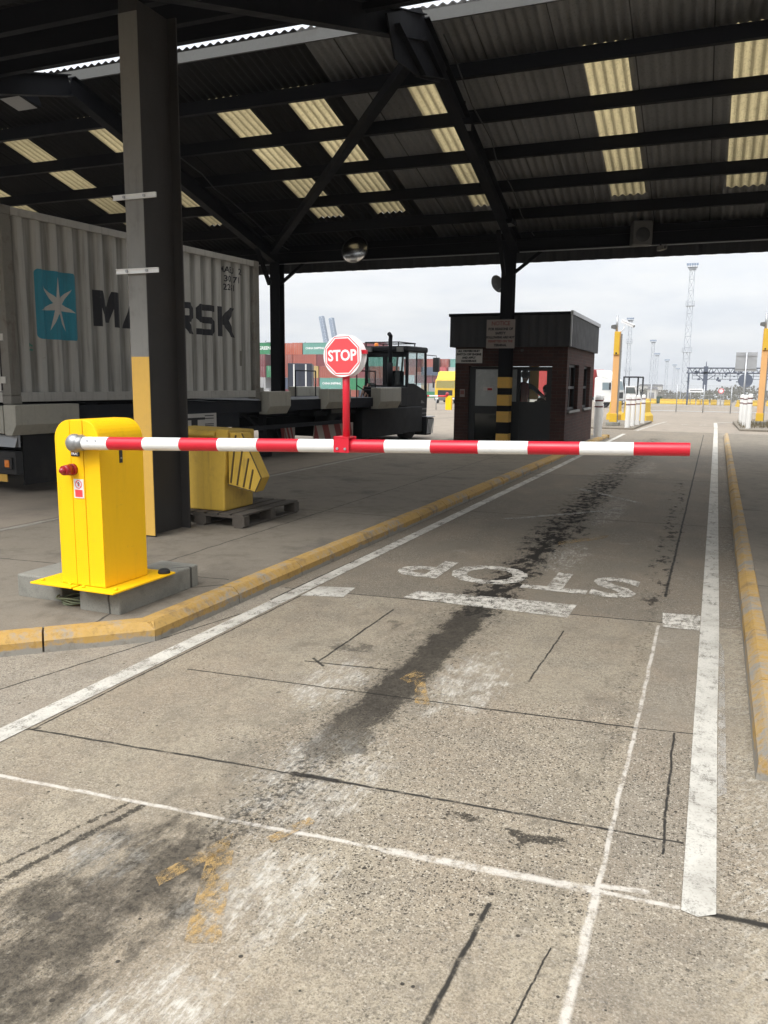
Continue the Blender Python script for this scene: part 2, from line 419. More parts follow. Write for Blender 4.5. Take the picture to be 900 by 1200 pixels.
    oil = g.mx(g.mul(thr(g.mul(band((-1.46, 3.0), (-1.45, 5.6), .098), 1.0), grainb, .9, .12, .46), g.ss(y0, 2.9, 3.5, .6, 1.0), g.ss(grain, .25, .6, 1.0, .82)),
               thr(g.mul(band((-1.46, 5.3), (-1.47, 8.4), .17), .72), clot, 1.5, .42, .62),
               thr(g.mul(band((-1.48, 8.0), (-1.56, 13.5), .26), .62), clot, 1.5, .42, .66),
               g.mul(thr(g.mul(band((-1.56, 13.0), (-1.55, 25), .30), .55), clot, 1.4, .42, .66), .7),
               g.mul(thr(g.mul(band((-1.5, 2.2), (-1.43, 3.1), .12), .55), grain, 1.6, .42, .66), .85),
               g.mul(thr(g.mul(band((-1.76, .8), (-1.62, 1.95), .28), .85), clot, 1.1, .30, .78), g.ss(grain, .3, .62, .95, .55)),
               g.mul(thr(g.mul(g.blob(xr, yr, -1.68, 1.5, .55, .75), .52), grainb, 1.4, .38, .84), .7),
               g.mul(thr(g.mul(band((-1.46, 2.4), (-1.5, 9.5), .34), .42), grain, 1.6, .46, .62), .8))
    tyre = g.mx(thr(g.mul(g.seg(xr, yr, (-.33, 3.1), (-.31, 6.4), .05, .9), .40), grain, 1.6, .45, .72), thr(g.mul(g.seg(xr, yr, (-.31, 6.0), (-.42, 14), .10, .9), .42), clot, 1.6, .45, .65),
                thr(g.mul(g.blob(xr, yr, -.50, 2.63, .17, .075), .8), grain, 1.5, .45, .62), thr(g.mul(g.blob(xr, yr, -.76, 2.66, .13, .06), .7), grain, 1.5, .45, .62),
                thr(g.mul(g.seg(x, y, (-2.06, 1.5), (-1.9, 2.27), .018, .8), .8), grain, 1.4, .42, .66), thr(g.mul(g.seg(x, y, (-2.16, 1.5), (-1.96, 2.27), .012, .8), .7), grain, 1.4, .42, .66),
                g.mul(thr(g.mul(g.blob(xr, yr, -1.94, 4.25, .2, .12), .75), clot, 1.3, .4, .7), .6), g.mul(thr(g.mul(g.blob(xr, yr, -1.37, 3.0, .13, .06), .8), clot, 1.2, .4, .7), .8), g.mul(thr(g.mul(g.blob(xr, yr, -1.9, 4.8, .12, .2), .6), clot, 1.4, .42, .7), .5))
    oil = g.mx(oil, g.mul(tyre, .85))
    c = g.mix(g.mul(oil, .95), c, (.022, .020, .018))
    # drips
    vd3, vc3 = g.voro(g.scale(co, (1, .85, 1)), 4.2); r3, g3, b3 = g.xyz(vc3)
    drip = g.mul(g.m('GREATER_THAN', r3, .62), g.ss(g.add(vd3, g.mul(wob, .12)), g.add(.05, g.mul(g3, .06)), g.add(.02, g.mul(g3, .05))), g.ss(g.m('ABSOLUTE', g.add(x0, 1.6)), .75, .25))
    c = g.mix(g.mul(drip, .72), c, (.045, .04, .036))
    # joints
    J = [((-2.82, 2.61), (-1.75, 2.70), .007), ((-1.75, 2.70), (-1.2, 2.735), .004), ((-1.36, 2.73), (-.25, 2.80), .007), ((-2.86, 2.57), (-2.78, 2.64), .005), ((-1.5, 2.72), (-1.3, 2.735), .016), ((-.25, 2.80), (.0, 2.82), .005),
         ((-2.62, 3.55), (-1.0, 3.68), .006), ((-1.0, 3.68), (-.24, 3.75), .007), ((-.24, 3.75), (.02, 3.79), .004),
         ((-2.80, 2.62), (-2.78, 5.3), .006), ((-2.01, 3.94), (-2.01, 5.12), .007), ((-2.08, 3.93), (-1.60, 3.99), .007), ((-2.06, 3.99), (-1.95, 3.9), .009),
         ((-.83, 4.13), (-.81, 5.12), .005), ((-.60, .9), (-.54, 2.22), .008), ((-.07, 3.76), (-.06, 2.72), .005), ((-3.0, 5.34), (.0, 5.60), .008),
         ((-.25, 6.3), (-.28, 28), .010), ((-3.0, 9.6), (.25, 9.75), .009), ((-3, 14.2), (.25, 14.35), .01), ((-3, 19.2), (.25, 19.3), .012), ((-3, 24.2), (.25, 24.3), .014),
         ((-3.4, 2.6), (-2.93, 4.6), .006), ((.06, 2.44), (1.6, 2.52), .014), ((-2.93, 5.0), (-2.7, 18), .010), ((-.40, 1.5), (-.33, 2.1), .003)]
    jm = None
    for p, q, w in J:
        s_ = g.seg(x, y, p, q, w); jm = s_ if jm is None else g.mx(jm, s_)
    c = g.mix(g.mul(jm, g.ss(g.noise(co, 16.0, 5.0, .7), .28, .50, .35, .97)), c, (.022, .020, .017))
    # pale sealant lines
    Wl = [((-3.6, 2.15), (-2.58, 2.23), .010), ((-2.58, 2.23), (-.95, 2.365), .010), ((-.95, 2.365), (-.24, 2.42), .018), ((-.24, 2.42), (.0, 2.435), .010),
          ((-.245, .8), (-.24, 2.42), .013), ((-.24, 2.42), (-.24, 4.0), .008), ((-.24, 4.0), (-.25, 5.5), .009), ((-.23, 2.45), (-.1, 2.48), .012)]
    wm = None
    for p, q, w in Wl:
        s_ = g.seg(x, y, p, q, w); wm = s_ if wm is None else g.mx(wm, s_)
    c = g.mix(g.mul(wm, g.ss(g.noise(co, 14.0, 6.0, .75), .36, .56, .12, .75)), c, (.56, .52, .46))
    h = g.sub(g.add(g.mul(grit, .5), g.mul(fine, .5)), g.add(g.mul(jm, 1.2), g.mul(pit, .6)))
    rough = g.add(.84, g.mul(oil, .08))
    return g.done(g.bsdf(c, rough, 0.0, g.mul(g.sub(1.0, g.mul(oil, .9)), .25), g.bump(h, .45, .006)))
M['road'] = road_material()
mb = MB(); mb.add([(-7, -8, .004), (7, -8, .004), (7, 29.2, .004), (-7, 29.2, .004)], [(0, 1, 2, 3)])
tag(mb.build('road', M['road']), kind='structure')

def slab_material(name, a, b):
    g = Gr(name); co = g.coords(); x, y, z = g.xyz(co)
    n1 = g.noise(co, .8, 6.0, .62); n2 = g.noise(co, 5.0, 7.0, .68); n3 = g.noise(co, 110.0, 3.0, .7)
    c = g.mix(n1, a, b)
    c = g.mix(g.mul(g.ss(n2, .45, .72), .5), c, k(a, .55))
    c = g.mix(g.mul(g.ss(n3, .5, .72), .5), c, k(a, .5))
    c = g.mix(g.mul(g.ss(n2, .4, .28), .3), c, k(b, 1.35))
    st = g.ss(g.noise(co, 1.3, 5.0, .6), .56, .72)
    c = g.mix(g.mul(st, .5), c, (.07, .063, .056))
    w = g.mul(g.sub(g.noise(co, 6.0, 4.0, .6), .5), .05)
    jm = None
    for p, q in (((-3.3, 5.0), (-6.4, 4.75)), ((-3.1, 8.2), (-6.4, 8.2)), ((-3.1, 12), (-6.4, 12)), ((-3.1, 15.6), (-6.4, 15.6)), ((-4.1, 4.9), (-4.05, 24)),
                 ((-3.45, 3.75), (-3.52, 4.1)), ((-3.5, 4.6), (-3.2, 4.9)), ((.4, 6.5), (4, 6.5)), ((.4, 10.5), (4, 10.5)), ((.4, 15), (4, 15))):
        s_ = g.seg(g.add(x, w), g.add(y, w), p, q, .008); jm = s_ if jm is None else g.mx(jm, s_)
    c = g.mix(g.mul(jm, .8), c, (.03, .028, .025))
    return g.done(g.bsdf(c, .88, 0.0, .25, g.bump(g.sub(g.add(n3, n2), jm), .4, .006)))
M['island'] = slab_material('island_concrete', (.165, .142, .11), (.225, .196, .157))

IZ = .115
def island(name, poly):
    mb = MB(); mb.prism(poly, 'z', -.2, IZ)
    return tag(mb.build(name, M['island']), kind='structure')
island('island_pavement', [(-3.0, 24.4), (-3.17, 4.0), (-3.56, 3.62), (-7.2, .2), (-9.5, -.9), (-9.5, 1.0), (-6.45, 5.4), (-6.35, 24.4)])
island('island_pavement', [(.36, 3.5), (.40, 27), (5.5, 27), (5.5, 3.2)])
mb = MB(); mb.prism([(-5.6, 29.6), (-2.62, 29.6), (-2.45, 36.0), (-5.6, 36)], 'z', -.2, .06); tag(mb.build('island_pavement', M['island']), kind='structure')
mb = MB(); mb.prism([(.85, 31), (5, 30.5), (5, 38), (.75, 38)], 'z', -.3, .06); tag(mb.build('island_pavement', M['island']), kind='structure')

def kerb_material(name, wear):
    g = Gr(name); co = g.coords(); x, y, z = g.xyz(co)
    n1 = g.noise(co, 5.0, 8.0, .7); n2 = g.noise(co, 26.0, 5.0, .7); n3 = g.noise(co, 1.2, 4.0, .5)
    conc = g.mix(n1, (.20, .185, .16), (.33, .31, .27))
    yel = g.mix(g.noise(co, 2.0, 6.0, .65), (.38, .22, .05), (.47, .30, .10))
    yel = g.mix(g.mul(g.ss(n1, .45, .65), .55), yel, (.34, .22, .07))
    a = g.ss(g.add(g.mul(n1, .5), g.add(g.mul(n2, .25), g.mul(n3, .25))), wear-.06, wear+.07)
    low = g.ss(g.add(z, g.mul(g.sub(n1, .5), .07)), .028, .042)
    c = g.mix(g.mul(a, low), conc, yel)
    c = g.mix(g.mul(g.ss(n2, .50, .70), .45), c, (.14, .105, .06))
    c = g.mix(g.mul(g.ss(g.noise(co, 2.6, 8.0, .72), .54, .66), .5), c, (.11, .085, .06))
    return g.done(g.bsdf(c, .8, 0.0, .3, g.bump(n2, .4, .008)))
M['kerb_a'] = kerb_material('kerb_yellow', .445)
M['kerb_b'] = kerb_material('kerb_yellow_worn', .485)
M['kerb_c'] = kerb_material('kerb_bare', .9)

def kerb(path, mats, side, h=.12, w=.14, step=.92):
    """kerb stones laid end to end along a path; side = +1 keeps the body left of the walking direction"""
    mb = MB(); rnd = random.Random(5)
    for p, q in zip(path, path[1:]):
        p, q = Vector((*p, 0)), Vector((*q, 0)); d = q-p; L = d.length; d.normalize()
        nrm = Vector((-d.y, d.x, 0))*side
        n = max(1, round(L/step)); s = L/n
        for i in range(n):
            a, b = p + d*(i*s+.006), p + d*((i+1)*s-.006)
            hh = h + rnd.uniform(-.002, .002); o = rnd.uniform(-.002, .002)
            prof = [(0+o, -.05), (.012+o, hh*.62), (.045+o, hh-.012), (.06+o, hh), (w-.008, hh), (w, hh-.01), (w, -.05)]
            vs = [a + nrm*u + Vector((0, 0, v)) for u, v in prof] + [b + nrm*u + Vector((0, 0, v)) for u, v in prof]
            m = len(prof)
            mb.add(vs, [(j, (j+1) % m, m+(j+1) % m, m+j) for j in range(m)] + [list(range(m))[::-1], list(range(m, 2*m))])
    return tag(mb.build('kerb', mats), kind='structure')
kerb([(-2.84, 24.5), (-3.085, 3.87), (-3.55, 3.43), (-7.2, .0)], M['kerb_a'], -1, w=.16)
kerb([(-6.40, 24.4), (-6.5, 5.5), (-8.6, 2.2)], M['kerb_c'], 1)
kerb([(.255, 3.42), (.30, 27.0)], M['kerb_b'], -1, h=.127, w=.13)
kerb([(-2.82, 24.55), (-6.4, 24.55)], M['kerb_a'], 1)

# ------------------------------------------------------------------ painted marks on the road
M['line'] = worn_paint('white_line_paint', (.50, .475, .42), .43, 8.0, .45)
M['line_worn'] = worn_paint('white_line_worn', (.56, .525, .46), .492, 11.0, .5)
M['yellow_worn'] = worn_paint('yellow_mark_worn', (.46, .29, .10), .535, 16.0, .4, op=.72)
M['line_old'] = worn_paint('white_line_faded', (.5, .47, .42), .50, 6.0, .4, op=.6)
def marks(name, polys, mat, z=.008):
    mb = MB()
    for p in polys: mb.add([(x, y, z if y < 31 else gz(y)+.012) for x, y in p], [list(range(len(p)))])
    return tag(mb.build(name, mat, recalc=False), kind='structure')
def strip(pts, w):
    out = []
    for a, b in zip(pts, pts[1:]):
        dx, dy = b[0]-a[0], b[1]-a[1]; L = math.hypot(dx, dy); nx, ny = -dy/L*w/2, dx/L*w/2
        out.append([(a[0]-nx, a[1]-ny), (b[0]-nx, b[1]-ny), (b[0]+nx, b[1]+ny), (a[0]+nx, a[1]+ny)])
    return out
M['line_left'] = worn_paint('white_line_left', (.50, .475, .42), .445, 7.0, .6)
marks('road_markings', [[(.116, 3.2), (.15, 3.25), (.155, 5.1), (.128, 5.3)]], M['line_old'])
marks('road_markings', strip([(-2.93, -4), (-2.87, 4), (-2.73, 16), (-2.66, 27)], .115) + [[(-2.775, 5.17), (-2.47, 5.27), (-2.50, 5.55), (-2.775, 5.47)]]
      , M['line_left'])
marks('road_markings', [[(.012, 2.42), (.06, 2.405), (.112, 2.44), (.116, 4.05), (.012, 4.05)], [(.012, 4.05), (.116, 4.05), (.128, 5.4), (.012, 5.4)],
      [(.012, 5.4), (.128, 5.4), (.13, 12), (.015, 12)], [(.015, 12), (.13, 12), (.14, 27), (.02, 27)]] + strip([(.08, 27), (.08, 33)], .12)
      + strip([(.08, 33), (.06, 38.4), (1.25, 41.2), (5, 42.6)], .14), M['line'])
marks('road_markings', [[(-2.06, 5.44), (-.84, 5.42), (-.83, 5.77), (-1.4, 5.74), (-2.02, 5.67)], [(-.22, 5.47), (.01, 5.48), (.01, 5.86), (-.24, 5.82)]], M['line_worn'])
marks('road_markings', strip([(-2.45, 29.0), (-2.2, 34), (-1.98, 38.2)], .12) + [[(x, 34.9+.0*x), (x+.32, 35.0), (x+.32, 35.3), (x, 35.2)] for x in (-1.95, -1.25, -.55)]
      + strip([(-14, 47), (-3, 52)], .15) + strip([(-30, 44), (-9, 49)], .15) + strip([(-22, 36), (-8.5, 39)], .12), M['line_worn'])
marks('road_markings', [[(-1.30, 1.70), (-1.20, 1.74), (-1.42, 2.15), (-1.50, 2.12)], [(-1.58, 1.93), (-1.53, 1.89), (-1.44, 2.15), (-1.48, 2.24)], [(-1.36, 2.26), (-1.32, 2.24), (-1.24, 2.42), (-1.28, 2.44)],
      [(-1.48, 3.88), (-1.41, 3.84), (-1.36, 4.0), (-1.45, 4.04)], [(-1.405, 3.91), (-1.36, 3.94), (-1.21, 3.60), (-1.29, 3.60)], [(-1.35, 7.9), (-.95, 8.5), (-.95, 8.7), (-1.38, 8.1)]], M['yellow_worn'], .009)
marks('road_markings', strip([(-2.2, 9.2), (-1.0, 10.6)], .09) + strip([(-1.9, 12.5), (-.8, 11.2)], .09) + strip([(-2, 14.5), (-.9, 15.5)], .1), M['line_old'], .009)
me = text_mesh('STOP', .80, .022, 1.0, 0, spacing=1.0)
bb = [v.co.copy() for v in me.vertices]; wx = max(v.x for v in bb)-min(v.x for v in bb); hy = max(v.y for v in bb)-min(v.y for v in bb)
cx, cy = (max(v.x for v in bb)+min(v.x for v in bb))/2, (max(v.y for v in bb)+min(v.y for v in bb))/2
me.transform(Matrix.Translation((-1.44, 6.42, .0085)) @ Matrix.Rotation(math.pi, 4, 'Z') @ Matrix.Diagonal((1.96/wx, .66/hy, 1, 1)) @ Matrix.Translation((-cx, -cy, 0)))
me.materials.clear(); me.materials.append(M['line_worn'])
tag(link('road_markings', me), kind='structure')
# ------------------------------------------------------------------ canopy
T15 = math.tan(R(15))
def zf(y): return 4.85 + T15*(18.4 - y)            # far slope, underside of the sheets
def zn(y): return zf(11.42) - T15*(11.42 - y)      # near slope, mirrored
def sheet_material(name, a, b, trans=None):
    g = Gr(name); co = g.coords(); x, y, z = g.xyz(co)
    n1 = g.noise(g.scale(co, (1, .3, 1)), 2.2, 6.0, .65); n2 = g.noise(co, 22.0, 5.0, .7)
    c = g.mix(n1, a, b)
    c = g.mix(g.mul(g.ss(n2, .5, .72), .5), c, k(a, .5))
    pan = g.m('SINE', g.mul(x, 6.0)); c = g.mix(g.mul(g.ss(pan, .2, .3), .18), c, k(a, .6))
    seam = g.ss(g.m('PINGPONG', g.add(x, .37), .53), .012, .004)
    c = g.mix(g.mul(seam, .85), c, k(a, .12))
    sh = g.bsdf(c, .85, 0.0, .2)
    if trans:
        tc = g.mix(g.mul(g.ss(n2, .46, .68), .5), trans, k(trans, .45))
        tc = g.mix(g.mul(g.ss(n1, .35, .65), .3), tc, k(trans, .6))
        rnd_ = g.n('ShaderNodeObjectInfo').outputs['Random']
        tc = g.mix(g.mul(rnd_, .45), tc, k(trans, .55))
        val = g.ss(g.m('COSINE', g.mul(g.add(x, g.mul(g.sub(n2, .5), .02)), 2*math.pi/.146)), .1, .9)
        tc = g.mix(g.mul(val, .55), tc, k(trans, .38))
        tr = g.n('ShaderNodeBsdfTranslucent', (tc,)).outputs[0]
        sh = g.n('ShaderNodeMixShader', (.8, sh, tr)).outputs[0]
    return g.done(sh)
M['sheet_light'] = sheet_material('fibre_sheet', (.215, .22, .225), (.285, .285, .285))
M['sheet_dark'] = sheet_material('fibre_sheet_dark', (.018, .0175, .017), (.03, .029, .028))  # darker sheet for the left bays and the whole near slope
M['skylight'] = sheet_material('yellowed_translucent_sheet', (.36, .32, .22), (.42, .37, .26), (.66, .595, .44))
M['cladding'] = pm('dark_cladding', (.026, .027, .031), .6, var=.2, dirt=.3, streak=.2)
M['ridge_grey'] = pm('ridge_grey', (.085, .085, .08), .7, var=.2, dirt=.3)
M['flashing'] = pm('grey_flashing', (.20, .20, .19), .6, var=.15, dirt=.3)

canopy = thing('canopy', 'long dark steel canopy over the gate with corrugated roof and yellowed skylights', 'canopy', (0, 0, 0))
def corr(mb, x0, x1, y0, y1, z0, z1, pitch=.146, amp=.022, seg=8, th=.007):
    """corrugated sheet, waves along x, running from (y0,z0) to (y1,z1); a thin closed sheet"""
    n = max(2, round((x1-x0)/pitch*seg)); vs = []; fs = []
    dy, dz = y1-y0, z1-z0; L = math.hypot(dy, dz); ny, nz = -dz/L, dy/L
    for i in range(n+1):
        x = x0 + (x1-x0)*i/n; h = amp*(1-math.cos(2*math.pi*x/pitch))
        for t in (0, th):
            vs += [(x, y0+ny*(h+t), z0+nz*(h+t)), (x, y1+ny*(h+t), z1+nz*(h+t))]
    for i in range(n):
        a, b = 4*i, 4*i+4
        fs += [(a, b, b+1, a+1), (a+2, a+3, b+3, b+2), (a, a+2, b+2, b), (a+1, b+1, b+3, a+3)]
    fs += [(0, 1, 3, 2), (4*n, 4*n+2, 4*n+3, 4*n+1)]
    mb.add(vs, fs, 0, True)
SKY = [(-23.4, -22.75), (-18.6, -17.95), (-16.2, -15.6), (-13.75, -13.1), (-11.55, -10.93), (-8.62, -7.97), (-7.17, -6.51), (-4.98, -4.42), (-2.17, -1.54), (-.10, .56), (3.6, 4.25), (8.2, 8.85)]
X0, X1, XD, YT, YE, YS = -34.6, 13.4, -6.15, 11.42, 18.55, 12.66
lite, darkm = MB(), MB()
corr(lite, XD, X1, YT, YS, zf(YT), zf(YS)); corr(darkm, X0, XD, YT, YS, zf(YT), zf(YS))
edges = [X0] + [v for s in SKY for v in s] + [X1]
for a, b in zip(edges[0::2], edges[1::2]):
    for (p, q, mb) in ((a, min(b, XD), darkm), (max(a, XD), b, lite)):
        if q-p > .05: corr(mb, p, q, YS, YE, zf(YS), zf(YE))
lite.build('roof_sheet', M['sheet_light'], canopy, recalc=False); darkm.build('roof_sheet', M['sheet_dark'], canopy, recalc=False)
for a, b in SKY:
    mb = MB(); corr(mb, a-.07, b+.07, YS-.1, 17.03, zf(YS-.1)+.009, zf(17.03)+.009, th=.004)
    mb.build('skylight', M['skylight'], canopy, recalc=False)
    mb = MB(); corr(mb, a-.05, b+.05, 17.0, YE, zf(17.0)-.008, zf(YE)-.008); mb.build('roof_sheet', M['sheet_dark' if b < XD else 'sheet_light'], canopy, recalc=False)
NE, NT = 4.2, 10.3
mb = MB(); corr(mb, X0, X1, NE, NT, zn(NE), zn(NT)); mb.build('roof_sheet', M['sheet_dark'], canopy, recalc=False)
# purlins (far slope), the topmost one pale
for i, y in enumerate((12.57, 13.72, 14.86, 16.0, 17.13, 18.2)):
    mb = MB(); mb.box(X0+.05, X1-.05, y, y+.1, zf(y)-.235, zf(y+.1)-.004); mb.build('purlin', M['black_steel'], canopy)
mb = MB(); mb.box(X0+.05, X1-.05, YT+.012, YT+.05, zf(YT)-.17, zf(YT)-.012); mb.build('ridge_board', M['ridge_grey'], canopy)
for i, y in enumerate((4.4, 5.2, 6.15, 7.3, 8.45, 9.5)):
    mb = MB(); mb.box(X0+.05, X1-.05, y, y+.1, zn(y)-.24, zn(y)-.004); mb.build('purlin', M['black_steel'], canopy)
mb = MB(); mb.box(X0+.05, X1-.05, 10.2, 10.26, zn(10.2)-.06, zn(10.2)-.003); mb.build('purlin', M['black_steel'], canopy)
# eaves: beam, hanging cladding, gutter
for ye, sg, z0 in ((18.42, 1, 4.25), (4.28, -1, 4.15)):
    mb = MB(); n = int((X1-X0)/.075); pts = []
    for i in range(n+1):
        x = X0 + (X1-X0)*i/n; pts.append((x, ye + (.016 if i % 4 in (1, 2) else -.016)))
    zs = z0 - 4.25
    mb.prism(pts + [(x, y+.012) for x, y in pts[::-1]], 'z', z0, 4.80+zs)
    mb.build('cladding', M['cladding'], canopy)
    mb = MB(); yb = ye - sg*.24
    mb.box(X0, X1, yb-.07, yb+.07, 4.47+zs, 4.49+zs); mb.box(X0, X1, yb-.07, yb+.07, 4.71+zs, 4.73+zs); mb.box(X0, X1, yb-.006, yb+.006, 4.49+zs, 4.71+zs)
    mb.build('eave_beam', M['black_steel'], canopy)
    mb = MB(); ug = ye + sg*.1
    mb.prism([(a_, b_+zs) for a_, b_ in ((ug-.06, 4.86), (ug-.06, 4.74), (ug+.06, 4.74), (ug+.06, 4.86), (ug+.055, 4.86), (ug+.055, 4.745), (ug-.055, 4.745), (ug-.055, 4.86))], 'x', X0, X1)
    mb.build('gutter', M['black_steel'], canopy)
mb = MB(); mb.cyl((X0+.3, 18.05, 4.43), (X1-.3, 18.05, 4.43), .012, n=8); mb.build('conduit', M['galv'], canopy)
for xc, ya, yb in ((-3.9, 11.6, 17.9), (-9.9, 11.8, 17.9), (2.6, 11.6, 17.9)):
    mb = MB(); mb.tube([(xc + .03*math.sin(i*1.7), ya+(yb-ya)*i/12, zf(ya+(yb-ya)*i/12)-.25-.05*abs(math.sin(i*math.pi/2.4))) for i in range(13)], .011, 6); mb.build('cable', M['black_plastic'], canopy)
# frames
def hsec(mb, p, q, w, d, t=.014, m=0):
    """H-section from p to q (lying in the YZ plane): flanges w wide (x), depth d"""
    p, q = Vector(p), Vector(q); u = (q-p).normalized(); n = Vector((1, 0, 0)).cross(u)
    L = (q-p).length
    X = Matrix.Translation(p) @ Matrix((Vector((1, 0, 0)), u, n)).transposed().to_4x4()
    mb.box(-w/2, w/2, 0, L, d/2-t, d/2, m, X); mb.box(-w/2, w/2, 0, L, -d/2, -d/2+t, m, X); mb.box(-.005, .005, 0, L, -d/2+t, d/2-t, m, X)
FR = (-28.5, -22.4, -10.27, -4.45, 1.75, 7.9)
for i, x in enumerate(FR):
    xr = -4.08 if x == -4.45 else x
    mb = MB(); hsec(mb, (xr, 11.2, zf(11.2)-.40), (xr - (.2 if xr != x else 0), 18.0, zf(18.0)-.40), .18, .32); mb.build('rafter', M['black_steel'], canopy)
    mb = MB(); hsec(mb, (xr, 11.2, zf(11.2)-.40), (xr - (.6 if xr != x else 0), 4.45, zn(4.45)-.40), .18, .32); mb.build('rafter', M['black_steel'], canopy)
    mb = MB(); mb.prism([(9.9, zn(9.9)-.25), (11.1, zf(11.1)-.2), (12.3, zf(12.3)-.25), (12.0, zf(12.0)-.62), (11.15, zf(11.2)-1.05), (10.2, zn(10.2)-.75)], 'x', xr-.012, xr+.012)
    for s_ in (-1, 1): mb.bar((xr, 11.15, zf(11.15)-1.03), (xr, 11.15+s_*1.0, zf(11.15)-.76), .18, .014)
    mb.build('haunch', M['black_steel'], canopy) if x == -4.45 else None
    cx = -4.93 if x == -4.45 else x
    mb = MB()
    hsec(mb, (cx, 6.39, IZ if -6.4 < cx < 0 or cx > .5 else 0), (cx, 6.39, zn(6.39)-.5), .20, .56, .018)
    mb.build('column', M['brown_steel'], canopy, bevel=.003)
    mb = MB(); hsec(mb, (x+.04, 17.93, IZ if -6.4 < x < 0 or x > .5 else 0), (x+.04, 17.93, 4.5), .27, .25); mb.build('column', M['black_steel'], canopy)
    mb = MB(); mb.bar((x+.02, 17.6, 3.9), (x+.02, 17.0, 4.72), .08, .08); mb.bar((x+.1, 17.98, 3.95), (x+.8, 18.1, 4.5), .07, .07); mb.build('knee_brace', M['black_steel'], canopy)
for xa, xb in ((-4.15, -10.2),):
    mb = MB(); mb.bar((xa, 11.5, zf(11.5)-.34), (xb, 17.7, zf(17.7)-.34), .15, .15); mb.build('diagonal_brace', M['black_steel'], canopy)
# paint on the front flange of the near column
mb = MB(); mb.box(-5.028, -4.832, 6.102, 6.1095, 1.80, 4.72); mb.build('painted_flange', M['grey_paint'], canopy)
M['col_yellow'] = pm('column_yellow', (.62, .37, .07), .6, var=.08, sc=3, dirt=.3, dcol=(.35, .24, .1), streak=.15)
mb = MB(); mb.box(-5.028, -4.832, 6.102, 6.1095, .13, 1.80); mb.build('yellow_band', M['col_yellow'], canopy)
# black and yellow rings of the far column
cx = -4.41
for z0 in (.22, .72, 1.09, 1.48):
    mb = MB(); mb.box(cx-.139, cx+.139, 17.79, 17.805, z0, z0+.24); mb.box(cx+.125, cx+.139, 17.805, 18.06, z0, z0+.24); mb.build('yellow_band', M['col_yellow'], canopy)
# strap clips on the near column
for z in (3.2, 2.56):
    t = thing('sign_clip', 'pale slotted strap bolted across the grey column, the %s of the two' % ('upper' if z > 3 else 'lower'), 'bracket', (-4.91, 6.095, z), 0, 'strap clips on the grey column')
    mb = MB(); mb.box(-.235, .235, -.012, -.004, -.022, .022); mb.box(-.235, .235, -.022, -.012, .016, .022); mb.box(-.235, .235, -.022, -.012, -.022, -.016)
    mb.build('channel', M['white_paint'], t)
    mb = MB()
    for x in (-.11, .11): mb.cyl((x, -.03, 0), (x, .012, 0), .012, n=8)
    mb.each('bolt', M['galv'], t)

# fittings under the roof
def floodlight(loc, label, rz=0, sc=1.0):
    t = thing('floodlight', label, 'lamp', loc, rz, 'floodlights under the canopy'); t.scale = (sc,)*3
    mb = MB(); mb.prism([(-.16, -.05), (.16, -.11), (.16, -.06), (.10, .05), (-.12, .07)], 'x', -.17, .17); mb.build('housing', M['black_steel'], t, bevel=.008)
    mb = MB(); mb.add([(-.14, -.13, -.062), (.14, -.13, -.062), (.14, .13, -.112), (-.14, .13, -.112)], [(0, 1, 2, 3)]); mb.build('lens', M['galv'], t)
    mb = MB(); mb.bar((-.18, 0, .0), (-.18, 0, .2), .03, .008); mb.bar((.18, 0, 0), (.18, 0, .2), .03, .008); mb.bar((-.185, 0, .2), (.185, 0, .2), .03, .008); mb.cyl((0, 0, .2), (0, 0, .42), .018, n=8); mb.build('bracket', M['black_steel'], t)
floodlight((-11.2, 11.0, 6.28), 'black box floodlight hanging under the ridge at the far left of the roof', 0, 1.5)
floodlight((-4.12, 13.4, 5.78), 'small floodlight bolted to the rafter beside the upper skylights', .3, .8)
floodlight((-4.18, 16.9, 4.86), 'small floodlight low on the rafter near the far eave', -.3, .7)
t = thing('convex_mirror', 'round convex traffic mirror hanging from the far eave above the stop sign', 'mirror', (-7.88, 17.3, 4.58))
prof = [(.0001, .0), (.1, -.006), (.2, -.026), (.28, -.055), (.31, -.075)]
MX = Matrix.Rotation(R(90), 4, 'X') @ Matrix.Rotation(R(-14), 4, 'X')
g = Gr('mirror_face'); M['mirror'] = g.done(g.bsdf((.75, .74, .72), .22, 1.0))
mb = MB(); mb.lathe(prof, MX, 32); mb.build('mirror_face', M['mirror'], t)
mb = MB(); mb.lathe([(.31, -.078), (.33, -.07), (.335, -.085), (.30, -.12), (.0001, -.13)], MX, 32); mb.build('back_shell', M['black_plastic'], t)
mb = MB(); mb.tube([(0, .1, 0), (0, .3, .1), (0, .45, .15)], .02); mb.bar((0, .45, -.1), (0, .45, .3), .05, .05); mb.build('bracket', M['black_steel'], t)
t = thing('loudspeaker', 'grey box loudspeaker hanging from the eave beam on the right of the gate', 'speaker', (-1.66, 17.95, 4.66), .35)
M['grey_plastic'] = pm('grey_plastic', (.11, .11, .105), .6, var=.12, dirt=.3)
mb = MB(); mb.box(-.2, .2, -.14, .14, -.24, .24); mb.build('casing', M['grey_plastic'], t, bevel=.03, segs=3)
mb = MB(); mb.lathe([(.0001, .0), (.07, .012), (.14, .0), (.15, -.004)], facing(0, -.142, -.04), 24); mb.build('grille', M['black_plastic'], t)
mb = MB(); mb.bar((0, .0, .24), (0, .1, .3), .05, .03); mb.build('bracket', M['black_steel'], t)
t = thing('eave_camera', 'small white camera on the eave beam just right of the loudspeaker', 'camera', (-1.25, 18.0, 4.36), .5)
mb = MB(); mb.box(-.05, .05, -.16, .12, -.045, .045); mb.build('housing', M['grey_paint'], t, bevel=.01)
mb = MB(); mb.cyl((0, -.17, 0), (0, -.15, 0), .03, n=12); mb.build('lens', M['black_plastic'], t)
